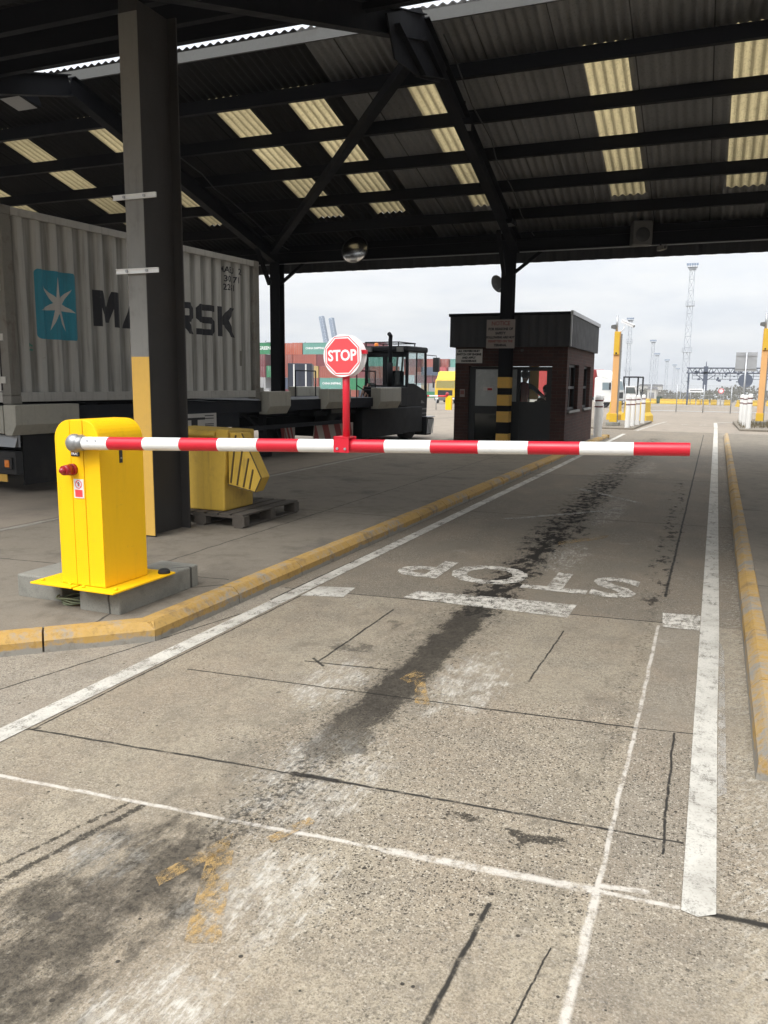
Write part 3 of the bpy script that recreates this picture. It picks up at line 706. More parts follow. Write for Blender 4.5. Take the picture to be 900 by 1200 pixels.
mb = MB(); mb.bar((0, .05, .04), (0, .05, .12), .03, .03); mb.build('bracket', M['black_steel'], t)
# dish behind the far column
t = thing('satellite_dish', 'small grey dish fixed to the left side of the far striped column above the kiosk', 'dish', (-4.72, 18.15, 3.78), R(60))
mb = MB(); mb.lathe([(.0001, -.05), (.1, -.04), (.17, -.01), (.2, .02), (.195, .025), (.165, -.003), (.1, -.032), (.0001, -.042)], facing(0, 0, 0) @ Matrix.Rotation(R(-15), 4, 'X'), 24); mb.build('reflector', M['grey_plastic'], t)
mb = MB(); mb.bar((0, .05, 0), (.18, .2, 0), .03, .03); mb.bar((0, -.05, -.15), (0, -.22, -.02), .015, .015); mb.build('arm', M['galv'], t)

# ------------------------------------------------------------------ kiosk
def brick_material():
    g = Gr('kiosk_brick'); co = g.coords(); x, y, z = g.xyz(co)
    v = g.vec(g.add(x, y), z, 0.0)
    br = g.n('ShaderNodeTexBrick', {'Vector': v, 'Color1': (.075, .033, .027, 1), 'Color2': (.05, .025, .022, 1), 'Mortar': (.07, .06, .053, 1), 'Scale': 1.0,
             'Mortar Size': .006, 'Brick Width': .225, 'Row Height': .075, 'Mortar Smooth': .2})
    c = g.mix(g.mul(g.ss(g.noise(co, 3.0, 6.0, .65), .42, .7), .5), br.outputs[0], (.04, .022, .02))
    return g.done(g.bsdf(c, .85, 0.0, .25, g.bump(br.outputs[1], -.4, .006)))
M['brick'] = brick_material()
M['dark_frame'] = pm('dark_frame', (.018, .02, .022), .5, var=.15)
M['cream_wall'] = pm('cream_wall', (.5, .47, .40), .8, var=.05)
kiosk = thing('gate_kiosk', 'small brown brick gate kiosk with a black ribbed flat roof band beside the striped column', 'kiosk', (0, 0, 0))
KX0, KX1, KY0, KY1 = -5.69, -3.10, 18.27, 22.5
mb = MB()
zb, zt = IZ, 2.5
def wall_y(mb, y0, y1, x0, x1, holes):
    """wall along x with holes (xa, xb, za, zb)"""
    xs_ = [x0] + [v for h in holes for v in h[:2]] + [x1]
    for a, b in zip(xs_[0::2], xs_[1::2]): mb.box(a, b, y0, y1, zb, zt)
    for xa, xb, za, zc in holes:
        mb.box(xa, xb, y0, y1, zc, zt)
        if za > zb+.02: mb.box(xa, xb, y0, y1, zb, za)
wall_y(mb, KY0, KY0+.2, KX0, KX1, [(-5.36, -4.60, zb, 1.97), (-4.40, -3.43, zb, 1.97)])
wall_y(mb, KY1-.2, KY1, KX0, KX1, [(-5.35, -3.45, 1.0, 2.25)])
for x0, x1, hs in ((KX0, KX0+.2, []), (KX1-.2, KX1, [(18.55, 19.95), (20.75, 21.9)])):
    ys_ = [KY0+.2] + [v for h in hs for v in h] + [KY1-.2]
    for a, b in zip(ys_[0::2], ys_[1::2]): mb.box(x0, x1, a, b, zb, zt)
    for a, b in hs: mb.box(x0, x1, a, b, zb, .98); mb.box(x0, x1, a, b, 2.03, zt)
mb.build('wall', M['brick'], kiosk)
mb = MB(); mb.box(KX0+.2, KX1-.2, KY0+.2, KY1-.2, 2.42, 2.5); mb.box(KX0+.2, KX0+.22, KY0+.2, KY1-.2, IZ+.05, 2.42); mb.build('lining', M['cream_wall'], kiosk)
mb = MB(); mb.box(KX0+.2, KX1-.2, KY0+.2, KY1-.2, IZ, IZ+.05); mb.build('floor_panel', M['dark_rubber'], kiosk)
mb = MB()
def ribs(p0, p1, outx, outy):
    L = math.hypot(p1[0]-p0[0], p1[1]-p0[1]); n = int(L/.05); pts = []
    for i in range(n+1):
        o = .012 if i % 4 in (1, 2) else 0
        pts.append((p0[0]+(p1[0]-p0[0])*i/n + outx*o, p0[1]+(p1[1]-p0[1])*i/n + outy*o))
    mb.prism(pts + [(x-outx*.02-outx*.02, y-outy*.04) for x, y in pts[::-1]], 'z', 2.40, 3.10)
FX0, FX1, FY0, FY1 = -5.80, -3.03, 18.16, 22.6
ribs((FX0, FY0), (FX1, FY0), 0, -1); ribs((FX1, FY0+.03), (FX1, FY1), 1, 0); ribs((FX0, FY0+.03), (FX0, FY1), -1, 0); ribs((FX0, FY1), (FX1, FY1), 0, 1)
mb.build('fascia_cladding', M['cladding'], kiosk)
mb = MB(); mb.box(FX0+.045, FX1-.045, FY0+.045, FY1-.045, 2.46, 3.08); mb.build('roof', M['black_steel'], kiosk)
mb = MB(); mb.box(FX1-.02, FX1+.035, FY0-.03, FY1+.03, 3.085, 3.17); mb.build('roof_trim', M['galv'], kiosk)
mb = MB(); mb.box(FX0-.03, FX1-.02, FY0-.03, FY0+.02, 3.085, 3.15); mb.box(FX0-.03, FX0+.02, FY0+.02, FY1, 3.085, 3.15); mb.build('roof_trim', M['black_steel'], kiosk)
mb = MB(); mb.box(FX1-.012, FX1+.02, FY0-.022, FY0+.012, 2.40, 3.085); mb.build('corner_trim', M['galv'], kiosk)
# door (left), its pale upper pane and dark lower panel
door = MB(); D0, D1, yd = -5.36, -4.60, 18.37
door.box(D0, D0+.14, yd, yd+.06, zb+.01, 1.96); door.box(D1-.06, D1, yd, yd+.06, zb+.01, 1.96); door.box(D0+.14, D1-.06, yd, yd+.06, 1.90, 1.96)
door.box(D0+.14, D1-.06, yd, yd+.06, .88, 1.06); door.box(D0+.14, D1-.06, yd, yd+.06, zb+.01, .25)
door = door.build('door', M['dark_frame'], kiosk, bevel=.004)
M['pale_pane'] = pm('pale_glazing', (.42, .44, .43), .25, var=.06)  # pale opaque panes; in the door, a reflected blind put into the colour
mb = MB(); mb.box(D0+.14, D1-.06, yd+.02, yd+.035, 1.06, 1.90); mb.build('pane', M['pale_pane'], door)
mb = MB(); mb.box(D0+.14, D1-.06, yd+.02, yd+.035, .25, .88); mb.build('lower_pane', M['dark_glass'], door)
mb = MB(); mb.box(D1-.052, D1-.03, yd-.04, yd-.02, 1.0, 1.30); mb.box(D1-.05, D1-.032, yd-.03, yd, 1.02, 1.05); mb.box(D1-.05, D1-.032, yd-.03, yd, 1.25, 1.28); mb.build('handle', M['galv'], door)
mb = MB(); mb.box(-5.03, -4.81, yd+.012, yd+.02, 1.41, 1.50); st = mb.build('sticker', M['sign_white'], door)
mb = MB(); mb.box(-4.93, -4.82, yd+.009, yd+.012, 1.42, 1.47); mb.build('red_strip', M['red_ink'], door)
# glazed opening on the right
fr = MB(); A0, A1 = -4.40, -3.43
fr.box(A0, A0+.05, yd, yd+.07, zb+.01, 1.96); fr.box(-4.24, -4.16, yd, yd+.07, zb+.01, 1.96); fr.box(A1-.13, A1, yd, yd+.07, zb+.01, 1.96)
fr.box(A0+.05, -4.24, yd, yd+.07, 1.9, 1.96); fr.box(-4.16, A1-.13, yd, yd+.07, 1.87, 1.96); fr.box(-4.16, A1-.13, yd+.01, yd+.06, zb+.01, 1.17); fr.box(A0+.05, -4.24, yd+.01, yd+.06, zb+.01, 1.17)
fr = fr.build('window_frame', M['dark_frame'], kiosk)
mb = MB(); mb.box(A0+.05, -4.24, yd+.03, yd+.036, 1.17, 1.9); mb.build('side_pane', M['pale_pane'], fr)
mb = MB(); mb.box(-4.16, A1-.13, yd+.03, yd+.036, 1.17, 1.87); mb.build('pane', M['glass'], fr)
# side windows with sills
for a, b in ((18.55, 19.95), (20.75, 21.9)):
    w = MB(); xf = KX1-.09
    w.box(xf-.05, xf, a, a+.06, .98, 2.03); w.box(xf-.05, xf, b-.06, b, .98, 2.03); w.box(xf-.05, xf, a+.06, b-.06, 1.97, 2.03); w.box(xf-.05, xf, a+.06, b-.06, .98, 1.04)
    w.box(xf-.05, xf, (a+b)/2-.03, (a+b)/2+.03, 1.04, 1.97); w.box(xf-.05, xf+.004, a+.06, b-.06, 1.47, 1.53)
    w = w.build('window', M['dark_frame'], kiosk)
    mb = MB()
    for p, q in ((a+.06, (a+b)/2-.03), ((a+b)/2+.03, b-.06)): mb.box(xf-.03, xf-.024, p, q, 1.04, 1.47); mb.box(xf-.03, xf-.024, p, q, 1.53, 1.97)
    mb.build('pane', M['blue_glass'], w)
    mb = MB(); mb.box(KX1-.08, KX1+.06, a-.05, b+.05, .93, .98); mb.build('sill', M['flashing'], w)
# rear window with part-drawn cream blind
w = MB(); y = KY1-.15
w.box(-5.35, -5.29, y, y+.05, 1.0, 2.25); w.box(-3.51, -3.45, y, y+.05, 1.0, 2.25); w.box(-5.29, -3.51, y, y+.05, 2.19, 2.25); w.box(-5.29, -3.51, y, y+.05, 1.0, 1.06); w.box(-4.83, -4.79, y, y+.05, 1.06, 2.19)
w = w.build('window', M['dark_frame'], kiosk)
mb = MB(); mb.box(-5.29, -3.51, y+.02, y+.026, 1.06, 2.19); mb.build('pane', M['glass'], w)
g = Gr('blind_cloth'); bc = g.n('ShaderNodeBsdfTranslucent', ((.62, .5, .27),)).outputs[0]
M['blind'] = g.done(g.n('ShaderNodeMixShader', (.7, g.bsdf((.5, .42, .25), .9), bc)).outputs[0])
mb = MB(); pts = [(-4.79+.25*i/40, y-.03+(.012 if i % 2 else -.012)) for i in range(41)]
mb.prism(pts+[(p, q+.004) for p, q in pts[::-1]], 'z', 1.15, 2.2); mb.build('curtain', M['blind'], w)
# counter with a screen
t = thing('desk', 'dark desk inside the kiosk below the rear window', 'desk', (-4.4, 21.7, IZ+.05))
mb = MB(); mb.box(-.9, .9, -.3, .3, .70, .74); mb.build('desk_top', M['dark_frame'], t)
mb = MB(); mb.box(-.88, -.84, -.28, .28, 0, .70); mb.box(.84, .88, -.28, .28, 0, .70); mb.each('desk_leg', M['dark_frame'], t)

# signs on the kiosk and column
def board(name, label, cat, x, y, z, w, h, lines, mat, rz=0, bar=None, ink='ink'):
    t = thing(name, label, cat, (x, y, z), rz)
    mb = MB(); mb.box(-w/2, w/2, 0, .012, -h/2, h/2); mb.build('panel', mat, t, bevel=.003)
    for txt, sz, dz, ik in lines:
        lettering(txt, sz, facing(0, -.001, dz), M[ik], t, bold=.004, xs=.92)
    if bar: 
        mb = MB(); mb.box(-w*.45, w*.45, -.002, 0, bar[0], bar[1]); mb.build('border', M['red_ink'], t)
    return t
M['sign_drab'] = pm('sign_drab', (.26, .225, .205), .6, var=.08, dirt=.3, dcol=(.16, .13, .12))
board('notice_board', 'large pale notice board strapped to the striped column in front of the kiosk', 'sign', -4.50, 17.74, 2.66, .64, .62,
      [('NOTICE', .125, .225, 'red_ink'), ('FOR REASONS OF', .075, .105, 'ink'), ('SAFETY', .075, .015, 'ink'), ('FOLLOWING ARE NOT', .068, -.075, 'ink'), ('PERMITTED ON THE', .068, -.160, 'red_ink'), ('TERMINAL', .068, -.245, 'ink')] if 0 else
      [('NOTICE', .125, .225, 'drab_red'), ('FOR REASONS OF', .075, .105, 'ink'), ('SAFETY', .075, .015, 'ink'), ('FOLLOWING ARE NOT', .066, -.075, 'ink'), ('PERMITTED ON THE', .066, -.160, 'drab_red'), ('TERMINAL', .066, -.245, 'ink')], M['sign_drab'])
board('driver_sign', 'pale sign for drivers fixed on the brick above the kiosk door', 'sign', -5.36, 18.252, 2.20, .64, .325,
      [('ALL DRIVERS MUST', .066, .11, 'ink'), ('SWITCH OFF ENGINE', .066, .035, 'ink'), ('AND APPLY', .066, -.04, 'ink'), ('HANDBRAKE', .066, -.115, 'ink')], M['sign_white'])
t = board('wall_notice', 'small reddish notice on the brick left of the kiosk door', 'sign', -5.50, 18.252, 1.35, .12, .18, [], M['sign_drab'])
mb = MB(); mb.box(-.045, .045, -.002, 0, -.03, .06); mb.build('red_field', M['drab_red'], t)
t = thing('wall_lamp', 'tiny round lamp on the brick above the kiosk window', 'lamp', (-4.12, 18.262, 2.32))
mb = MB(); mb.lathe([(.03, 0), (.03, .02), (.02, .035), (.0001, .04)], facing(0, 0, 0), 12); mb.build('lens', M['grey_plastic'], t)
mb = MB(); mb.cyl((0, .006, 0), (0, -.004, 0), .04, n=12); mb.build('base', M['black_plastic'], t)

# ------------------------------------------------------------------ people in the kiosk
M['hi_vis_red'] = pm('red_vest', (.26, .022, .022), .75, var=.15)
M['dark_cloth'] = pm('dark_cloth', (.017, .018, .024), .85, var=.2)
M['skin'] = pm('skin', (.42, .25, .18), .6, var=.06)
M['hair'] = pm('hair', (.02, .015, .012), .7, var=.2)
M['eye'] = pm('eye_dark', (.02, .018, .018), .3, var=.05)
def body(name, J, E, mats, pick, parent):
    """one skinned surface over a jointed skeleton; J: name -> (point, radius)"""
    names = list(J); idx = {n: i for i, n in enumerate(names)}
    me = bpy.data.meshes.new(name); me.from_pydata([J[n][0] for n in names], [(idx[a], idx[b]) for a, b in E], [])
    o = bpy.data.objects.new(name, me); COL.objects.link(o)
    sk = o.modifiers.new('skin', 'SKIN'); sk.use_smooth_shade = True
    for n in names:
        r = J[n][1]; me.skin_vertices[0].data[idx[n]].radius = (r, r) if not isinstance(r, tuple) else r
        me.skin_vertices[0].data[idx[n]].use_root = (n == 'pelvis')
    sub = o.modifiers.new('sub', 'SUBSURF'); sub.levels = 2; sub.render_levels = 2
    bpy.context.view_layer.update()
    dg = bpy.context.evaluated_depsgraph_get()
    m2 = bpy.data.meshes.new_from_object(o.evaluated_get(dg))
    o.modifiers.clear(); o.data = m2; m2.materials.clear()
    for m in mats: m2.materials.append(m)
    for p in m2.polygons:
        c = p.center; best = min(names, key=lambda n: (Vector(J[n][0])-c).length - (J[n][1] if not isinstance(J[n][1], tuple) else max(J[n][1]))*.8)
        p.material_index = pick(best, c); p.use_smooth = True
    o.parent = parent; return o
def hand(J, E, wrist, d, side, s=1.0):
    """five separate fingers rooted in the palm"""
    w = Vector(J[wrist][0]); d = Vector(d).normalized(); sd = Vector(side).normalized(); dn = d.cross(sd)
    J[wrist+'_palm'] = (tuple(w + d*.06*s), (.032, .018)); E.append((wrist, wrist+'_palm'))
    for i, (off, L) in enumerate(((-.028, .062), (-.009, .074), (.010, .070), (.028, .054))):
        a = wrist + '_f%d' % i
        J[a] = (tuple(w + d*.10*s + sd*off), .009); J[a+'b'] = (tuple(w + d*(.10+L*.55)*s + sd*off*1.15 + dn*.008), .008); J[a+'c'] = (tuple(w + d*(.10+L)*s + sd*off*1.15 + dn*.024), .007)
        E += [(wrist+'_palm', a), (a, a+'b'), (a+'b', a+'c')]
    a = wrist + '_t'
    J[a] = (tuple(w + d*.045*s - sd*.042), .010); J[a+'b'] = (tuple(w + d*.085*s - sd*.06 + dn*.01), .009); E += [(wrist+'_palm', a), (a, a+'b')]
def face(t, c, f, r=.1):
    """nose, eyes, mouth and ears on a head at c looking along f"""
    c = Vector(c); f = Vector(f).normalized(); s_ = f.cross(Vector((0, 0, 1))).normalized()
    mb = MB()
    for e in (-1, 1): mb.ball(c + f*r*.86 + s_*e*.034, .011, 6)
    mb.each('eye', M['eye'], t)
    mb = MB(); mb.ball(c + f*r*.98 + Vector((0, 0, -.03)), .016, 6, 0, (1, 1, 1.5)); mb.build('nose', M['skin'], t)
    mb = MB()
    for e in (-1, 1): mb.ball(c + s_*e*r*.80 + Vector((0, 0, -.02)), .022, 6, 0, (.6, .8, 1.4))
    mb.each('ear', M['skin'], t)
    mb = MB(); mb.ball(c + f*r*.86 + Vector((0, 0, -.068)), .016, 6, 0, (1.3, 1.3, .4)); mb.build('mouth', M['red_ink'], t)
KF = IZ + .05
def standing():
    t = thing('person', 'person standing in the kiosk in a dark red vest, arm reaching forward', 'person', (-4.33, 19.35, KF))
    J = dict(pelvis=((0, 0, .88), (.15, .11)), waist=((0, .01, 1.02), (.14, .10)), chest=((.02, .02, 1.22), (.17, .115)), shoulders=((.03, .03, 1.36), (.13, .09)),
             neck=((.04, .04, 1.45), .052), chin=((.055, .06, 1.52), .075), head=((.055, .06, 1.60), .095), crown=((.05, .05, 1.66), .08),
             shL=((-.17, .02, 1.36), .062), elL=((-.22, .02, 1.08), .045), wrL=((-.17, .20, .96), .030),
             shR=((.22, .04, 1.35), .062), elR=((.42, .14, 1.17), .045), wrR=((.60, .24, 1.00), .030),
             hipL=((-.09, 0, .82), .085), knL=((-.10, .02, .48), .060), anL=((-.10, 0, .09), .042), toL=((-.10, .16, .035), .035),
             hipR=((.09, 0, .82), .085), knR=((.10, .03, .48), .060), anR=((.11, 0, .09), .042), toR=((.12, .16, .035), .035))
    E = [('pelvis', 'waist'), ('waist', 'chest'), ('chest', 'shoulders'), ('shoulders', 'neck'), ('neck', 'chin'), ('chin', 'head'), ('head', 'crown'), ('shoulders', 'shL'), ('shL', 'elL'), ('elL', 'wrL'),
         ('shoulders', 'shR'), ('shR', 'elR'), ('elR', 'wrR'), ('pelvis', 'hipL'), ('hipL', 'knL'), ('knL', 'anL'), ('anL', 'toL'), ('pelvis', 'hipR'), ('hipR', 'knR'), ('knR', 'anR'), ('anR', 'toR')]
    hand(J, E, 'wrR', (.7, .4, -.5), (-.4, .8, .1)); hand(J, E, 'wrL', (.3, .9, -.3), (.9, -.2, 0))
    def pick(n, c):
        if n.startswith('wr') or n in ('neck', 'chin', 'head', 'crown'): return 2
        if n in ('chest', 'shoulders', 'waist', 'pelvis', 'shL') and c.z > .80: return 0
        return 1
    body('body', J, E, [M['hi_vis_red'], M['dark_cloth'], M['skin']], pick, t)
    mb = MB(); mb.ball((.05, .045, 1.635), .112, 10, 0, (.93, 1.0, .95)); mb.build('hair', M['hair'], t)
    face(t, (.055, .06, 1.59), (.6, .8, 0), .105)
standing()
def seated():
    t = thing('person', 'person in dark clothes sitting at the kiosk desk, only a silhouette through the window', 'person', (-3.95, 20.35, KF))
    J = dict(pelvis=((0, 0, .55), (.15, .12)), waist=((0, .02, .68), (.14, .105)), chest=((0, .05, .88), (.17, .12)), shoulders=((0, .07, 1.02), (.14, .09)), neck=((0, .09, 1.11), .052), chin=((0, .12, 1.18), .075), head=((0, .12, 1.26), .095), crown=((0, .11, 1.32), .08),
             shL=((-.19, .07, 1.02), .06), elL=((-.24, .20, .80), .045), wrL=((-.14, .43, .80), .03), shR=((.19, .07, 1.02), .06), elR=((.24, .2, .8), .045), wrR=((.14, .43, .80), .03),
             hipL=((-.1, .05, .53), .09), knL=((-.12, .45, .53), .065), anL=((-.12, .42, .10), .042), toL=((-.12, .57, .035), .035), hipR=((.1, .05, .53), .09), knR=((.12, .45, .53), .065), anR=((.12, .42, .10), .042), toR=((.12, .57, .035), .035))
    E = [('pelvis', 'waist'), ('waist', 'chest'), ('chest', 'shoulders'), ('shoulders', 'neck'), ('neck', 'chin'), ('chin', 'head'), ('head', 'crown'), ('shoulders', 'shL'), ('shL', 'elL'), ('elL', 'wrL'),
         ('shoulders', 'shR'), ('shR', 'elR'), ('elR', 'wrR'), ('pelvis', 'hipL'), ('hipL', 'knL'), ('knL', 'anL'), ('anL', 'toL'), ('pelvis', 'hipR'), ('hipR', 'knR'), ('knR', 'anR'), ('anR', 'toR')]
    hand(J, E, 'wrR', (-.2, 1, -.1), (1, .2, 0)); hand(J, E, 'wrL', (.2, 1, -.1), (-1, .2, 0))
    body('body', J, E, [M['dark_cloth'], M['skin']], lambda n, c: 1 if (n.startswith('wr') or n in ('neck', 'chin', 'head', 'crown')) else 0, t)
    mb = MB(); mb.ball((0, .105, 1.295), .112, 10, 0, (.93, 1.0, .95)); mb.build('hair', M['hair'], t)
    face(t, (0, .12, 1.25), (0, 1, 0), .105)
    c = thing('office_chair', 'black swivel chair under the seated person in the kiosk', 'chair', (-3.95, 20.30, KF))
    mb = MB(); mb.box(-.23, .23, -.2, .26, .36, .43); mb.build('seat', M['dark_cloth'], c, bevel=.03)
    mb = MB(); mb.box(-.22, .22, -.24, -.18, .55, 1.0); mb.bar((0, -.2, .4), (0, -.22, .6), .05, .03); mb.build('backrest', M['dark_cloth'], c, bevel=.03)
    mb = MB(); mb.cyl((0, 0, .08), (0, 0, .37), .025)
    for i in range(5): mb.bar((0, 0, .08), (math.cos(i*1.2566)*.28, math.sin(i*1.2566)*.28, .04), .04, .03)
    mb.build('base', M['black_plastic'], c)
seated()
# ------------------------------------------------------------------ barrier
def arch(x0, x1, X0, X1, z0, z1, r, n=8):
    """the part between x0 and x1 of a round-shouldered outline X0..X1"""
    def top(x):
        if x < X0 + r: return z1 - r + math.sqrt(max(0, r*r-(X0+r-x)**2))
        if x > X1 - r: return z1 - r + math.sqrt(max(0, r*r-(x-X1+r)**2))
        return z1
    ks = sorted({x0, x1} | {X0+r-r*math.cos(math.pi/2*i/n) for i in range(n+1)} | {X1-r+r*math.cos(math.pi/2*i/n) for i in range(n+1)})
    ks = [x for x in ks if x0-1e-6 <= x <= x1+1e-6]
    return [(x0, z0), (x1, z0)] + [(x, top(x)) for x in ks[::-1]]
bar_ = thing('barrier', 'bright yellow barrier cabinet with a red and white boom lowered across the lane', 'barrier', (-3.655, 4.1, .27))
CX0, CX1, CZ1, RR = -.185, .165, 1.075, .125
mb = MB(); mb.prism(arch(CX0, CX1, CX0, CX1, .018, CZ1, RR), 'y', -.185, .215); cab = mb.build('cabinet', M['cab_yellow'], bar_, bevel=.003)
for a, b in ((CX0, -.062), (-.059, .038), (.043, CX1)):
    mb = MB(); mb.prism(arch(a, b, CX0, CX1, .02, CZ1-.001, RR), 'y', -.198, -.186); mb.build('front_panel', M['cab_yellow'], bar_, bevel=.0025)
mb = MB(); mb.box(-.40, -.055, -.26, .30, .004, .017); mb.build('base_plate', M['cab_yellow'], bar_, bevel=.003)
mb = MB(); mb.box(-.035, .285, -.27, .36, .003, .016)
mb.build('base_plate', M['cab_yellow'], bar_, bevel=.003)
mb = MB()
for x, y in ((-.35, -.2), (-.1, -.22), (.02, -.235), (.25, .31), (.25, -.2)): mb.cyl((x, y, .016), (x, y, .03), .012, n=6)
mb.each('bolt', M['cab_yellow'], bar_)
mb = MB(); mb.box(CX1-.001, CX1+.006, -.02, .006, .80, .92); mb.build('vent_slot', M['black_plastic'], bar_)
mb = MB(); mb.box(CX1+.0055, CX1+.008, -.014, 0.0, .825, .835); mb.build('keyhole', M['galv'], bar_)
# hub, boom
hub = Vector((.035, -.26, .936)); tip = Vector((-.095+3.655, 4.03-4.1-.01, 1.30-.27)); dirb = (tip-hub).normalized()
mb = MB(); mb.ball(hub + dirb*-.0, .058, 12, 0, (1, .9, 1)); mb.cyl(hub, (hub.x, -.19, hub.z), .05, n=20); mb.cyl(hub, hub+dirb*.075, .047, .043, n=20); mb.build('hub', M['chrome'], bar_)
M['boom_white'] = pm('boom_white', (.80, .80, .785), .35, var=.03, scratch=.3, scol=(.45, .42, .38), dirt=.2, dcol=(.55, .53, .5), dsc=3)
M['boom_red'] = pm('boom_red', (.58, .012, .03), .35, var=.08, scratch=.25, scol=(.35, .06, .06), dirt=.2, dcol=(.3, .02, .03))
mb = MB(); b0 = hub + dirb*.07; L = (tip-b0).length
st = [0] + [.19 + (L-.19)*i/13 for i in range(14)]
rad = lambda s_: .040 - .0085*s_/L
for i in range(14):
    mb.cyl(b0+dirb*st[i], b0+dirb*st[i+1], rad(st[i]), rad(st[i+1]), 24, i % 2, False)
mb.add([b0+dirb*L + Vector(v) for v in [(0, rad(L)*math.cos(t_*math.pi/12), rad(L)*math.sin(t_*math.pi/12)) for t_ in range(24)]], [list(range(24))], 1)
mb.build('boom', [M['boom_white'], M['boom_red']], bar_)
mb = MB(); mb.cyl(b0+dirb*.055+Vector((0, -.034, .018)), b0+dirb*.055+Vector((0, -.041, .02)), .006, n=8); mb.cyl(b0+dirb*.115+Vector((0, -.034, .018)), b0+dirb*.115+Vector((0, -.041, .02)), .006, n=8); mb.each('rivet', M['galv'], bar_)
# stop sign standing on the boom
sp = Vector((-1.825+3.655, -.05-.0, 0)); s_ = (sp.x-b0.x)/dirb.x; base = b0 + dirb*s_
sg = MB(); sg.box(base.x-.055, base.x+.035, base.y-.050, base.y-.042, base.z-.033, base.z+.052); sg.box(base.x-.055, base.x+.035, base.y-.05, base.y+.03, base.z+.044, base.z+.052); sg.box(base.x-.055, base.x+.035, base.y+.042, base.y+.050, base.z-.033, base.z+.052)
sg = sg.build('clamp', M['boom_red'], bar_, bevel=.002)
mb = MB(); mb.cyl((base.x-.032, base.y-.05, base.z-.012), (base.x-.032, base.y-.056, base.z-.012), .007, n=8); mb.cyl((base.x+.014, base.y-.05, base.z-.012), (base.x+.014, base.y-.056, base.z-.012), .007, n=8); mb.each('rivet', M['galv'], sg)
topz = 1.715-.27
mb = MB(); mb.cyl((base.x-.002, base.y, base.z-.03), (base.x-.008, base.y+.005, topz+.1), .0195, n=16); mb.build('sign_post', M['boom_red'], bar_)
dc = Vector((base.x-.012, base.y-.03, topz+.016))
M['disc_white'] = pm('disc_white', (.78, .78, .78), .4, var=.03)
M['stop_red'] = pm('stop_red', (.82, .07, .08), .4, var=.04)
def octagon(a): return [(a*math.cos(math.pi/8+i*math.pi/4)/math.cos(math.pi/8), a*math.sin(math.pi/8+i*math.pi/4)/math.cos(math.pi/8)) for i in range(8)]
tl = Matrix.Rotation(R(-2), 4, 'Y')
def disc(y, sgn):
    Mx = Matrix.Translation((dc.x, dc.y + y, dc.z)) @ tl
    mb = MB(); mb.cyl((0, -.003, 0), (0, .003, 0), .110, n=48, smooth=False); mb.v = [Mx @ v for v in mb.v]
    o = mb.build('sign_disc', M['disc_white'], bar_)
    for a, t_, m_ in ((.099, .0040, 'stop_red'), (.0945, .0048, 'disc_white'), (.0885, .0056, 'stop_red')):
        mb = MB(); mb.prism(octagon(a), 'y', sgn*.002, sgn*t_, 0, Mx); mb.build('octagon', M[m_], o)
    F = Mx @ (facing(0, -.0056, -.001) if sgn < 0 else facing(0, .0056, -.001, '+y'))
    lettering('STOP', .078, F, M['disc_white'], o, bold=.0022, xs=.88, depth=.0008)
disc(0, -1); disc(.066, 1)
mb = MB(); mb.box(dc.x-.03, dc.x+.055, base.y-.005+.0, base.y+.045, dc.z+.01, dc.z+.03); mb.box(dc.x+.03, dc.x+.115, dc.y+.05, dc.y+.07, dc.z+.012, dc.z+.032); mb.build('sign_bracket', M['boom_red'], bar_)
# red siren, maker's badge, warning label
mb = MB(); mb.cyl((-.045, -.197, .765), (-.045, -.225, .765), .037, n=20); mb.cyl((-.045, -.225, .765), (-.045, -.285, .765), .036, .030, n=20); mb.lathe([(.0225, 0), (.021, .012), (.013, .024), (.0001, .027)], facing(-.045, -.285, .765), 16)
mb.build('siren', M['lamp_red'], bar_)
mb = MB(); mb.box(-.055, .012, -.2045, -.198, .848, .878); bd = mb.build('badge', M['black_plastic'], bar_, bevel=.004)
lettering('FAAC', .021, facing(-.021, -.205, .863), M['disc_white'], bd, bold=.0006, depth=.0006)
mb = MB(); mb.box(-.045, .032, -.2015, -.198, .585, .705); lb = mb.build('warning_label', M['disc_white'], bar_)
mb = MB(); mb.box(-.036, .022, -.2025, -.2015, .592, .638); mb.build('red_field', M['stop_red'], lb)
Fl = facing(-.007, -.2015, .672)
mb = MB(); n = 24
vs = [Fl @ Vector((r*math.cos(i*2*math.pi/n), r*math.sin(i*2*math.pi/n), .001)) for r in (.027, .0215) for i in range(n)]
mb.add(vs, [(i, (i+1) % n, n+(i+1) % n, n+i) for i in range(n)]); c_ = MB()
mb.add([Fl @ Vector(p) for p in ((-.019, .015, .0012), (-.015, .019, .0012), (.019, -.015, .0012), (.015, -.019, .0012))], [(0, 1, 2, 3)])
mb.build('red_ring', M['stop_red'], lb, recalc=False)
mb = MB(); mb.add([Fl @ Vector(p) for p in ((-.006, -.014, .0006), (-.001, -.014, .0006), (.003, -.002, .0006), (.010, .002, .0006), (.009, .006, .0006), (.0, .006, .0006), (-.006, .002, .0006))], [list(range(7))]); mb.ball(Fl @ Vector((.001, .011, 0)), .004, 6); mb.build('figure', M['ink'], lb)

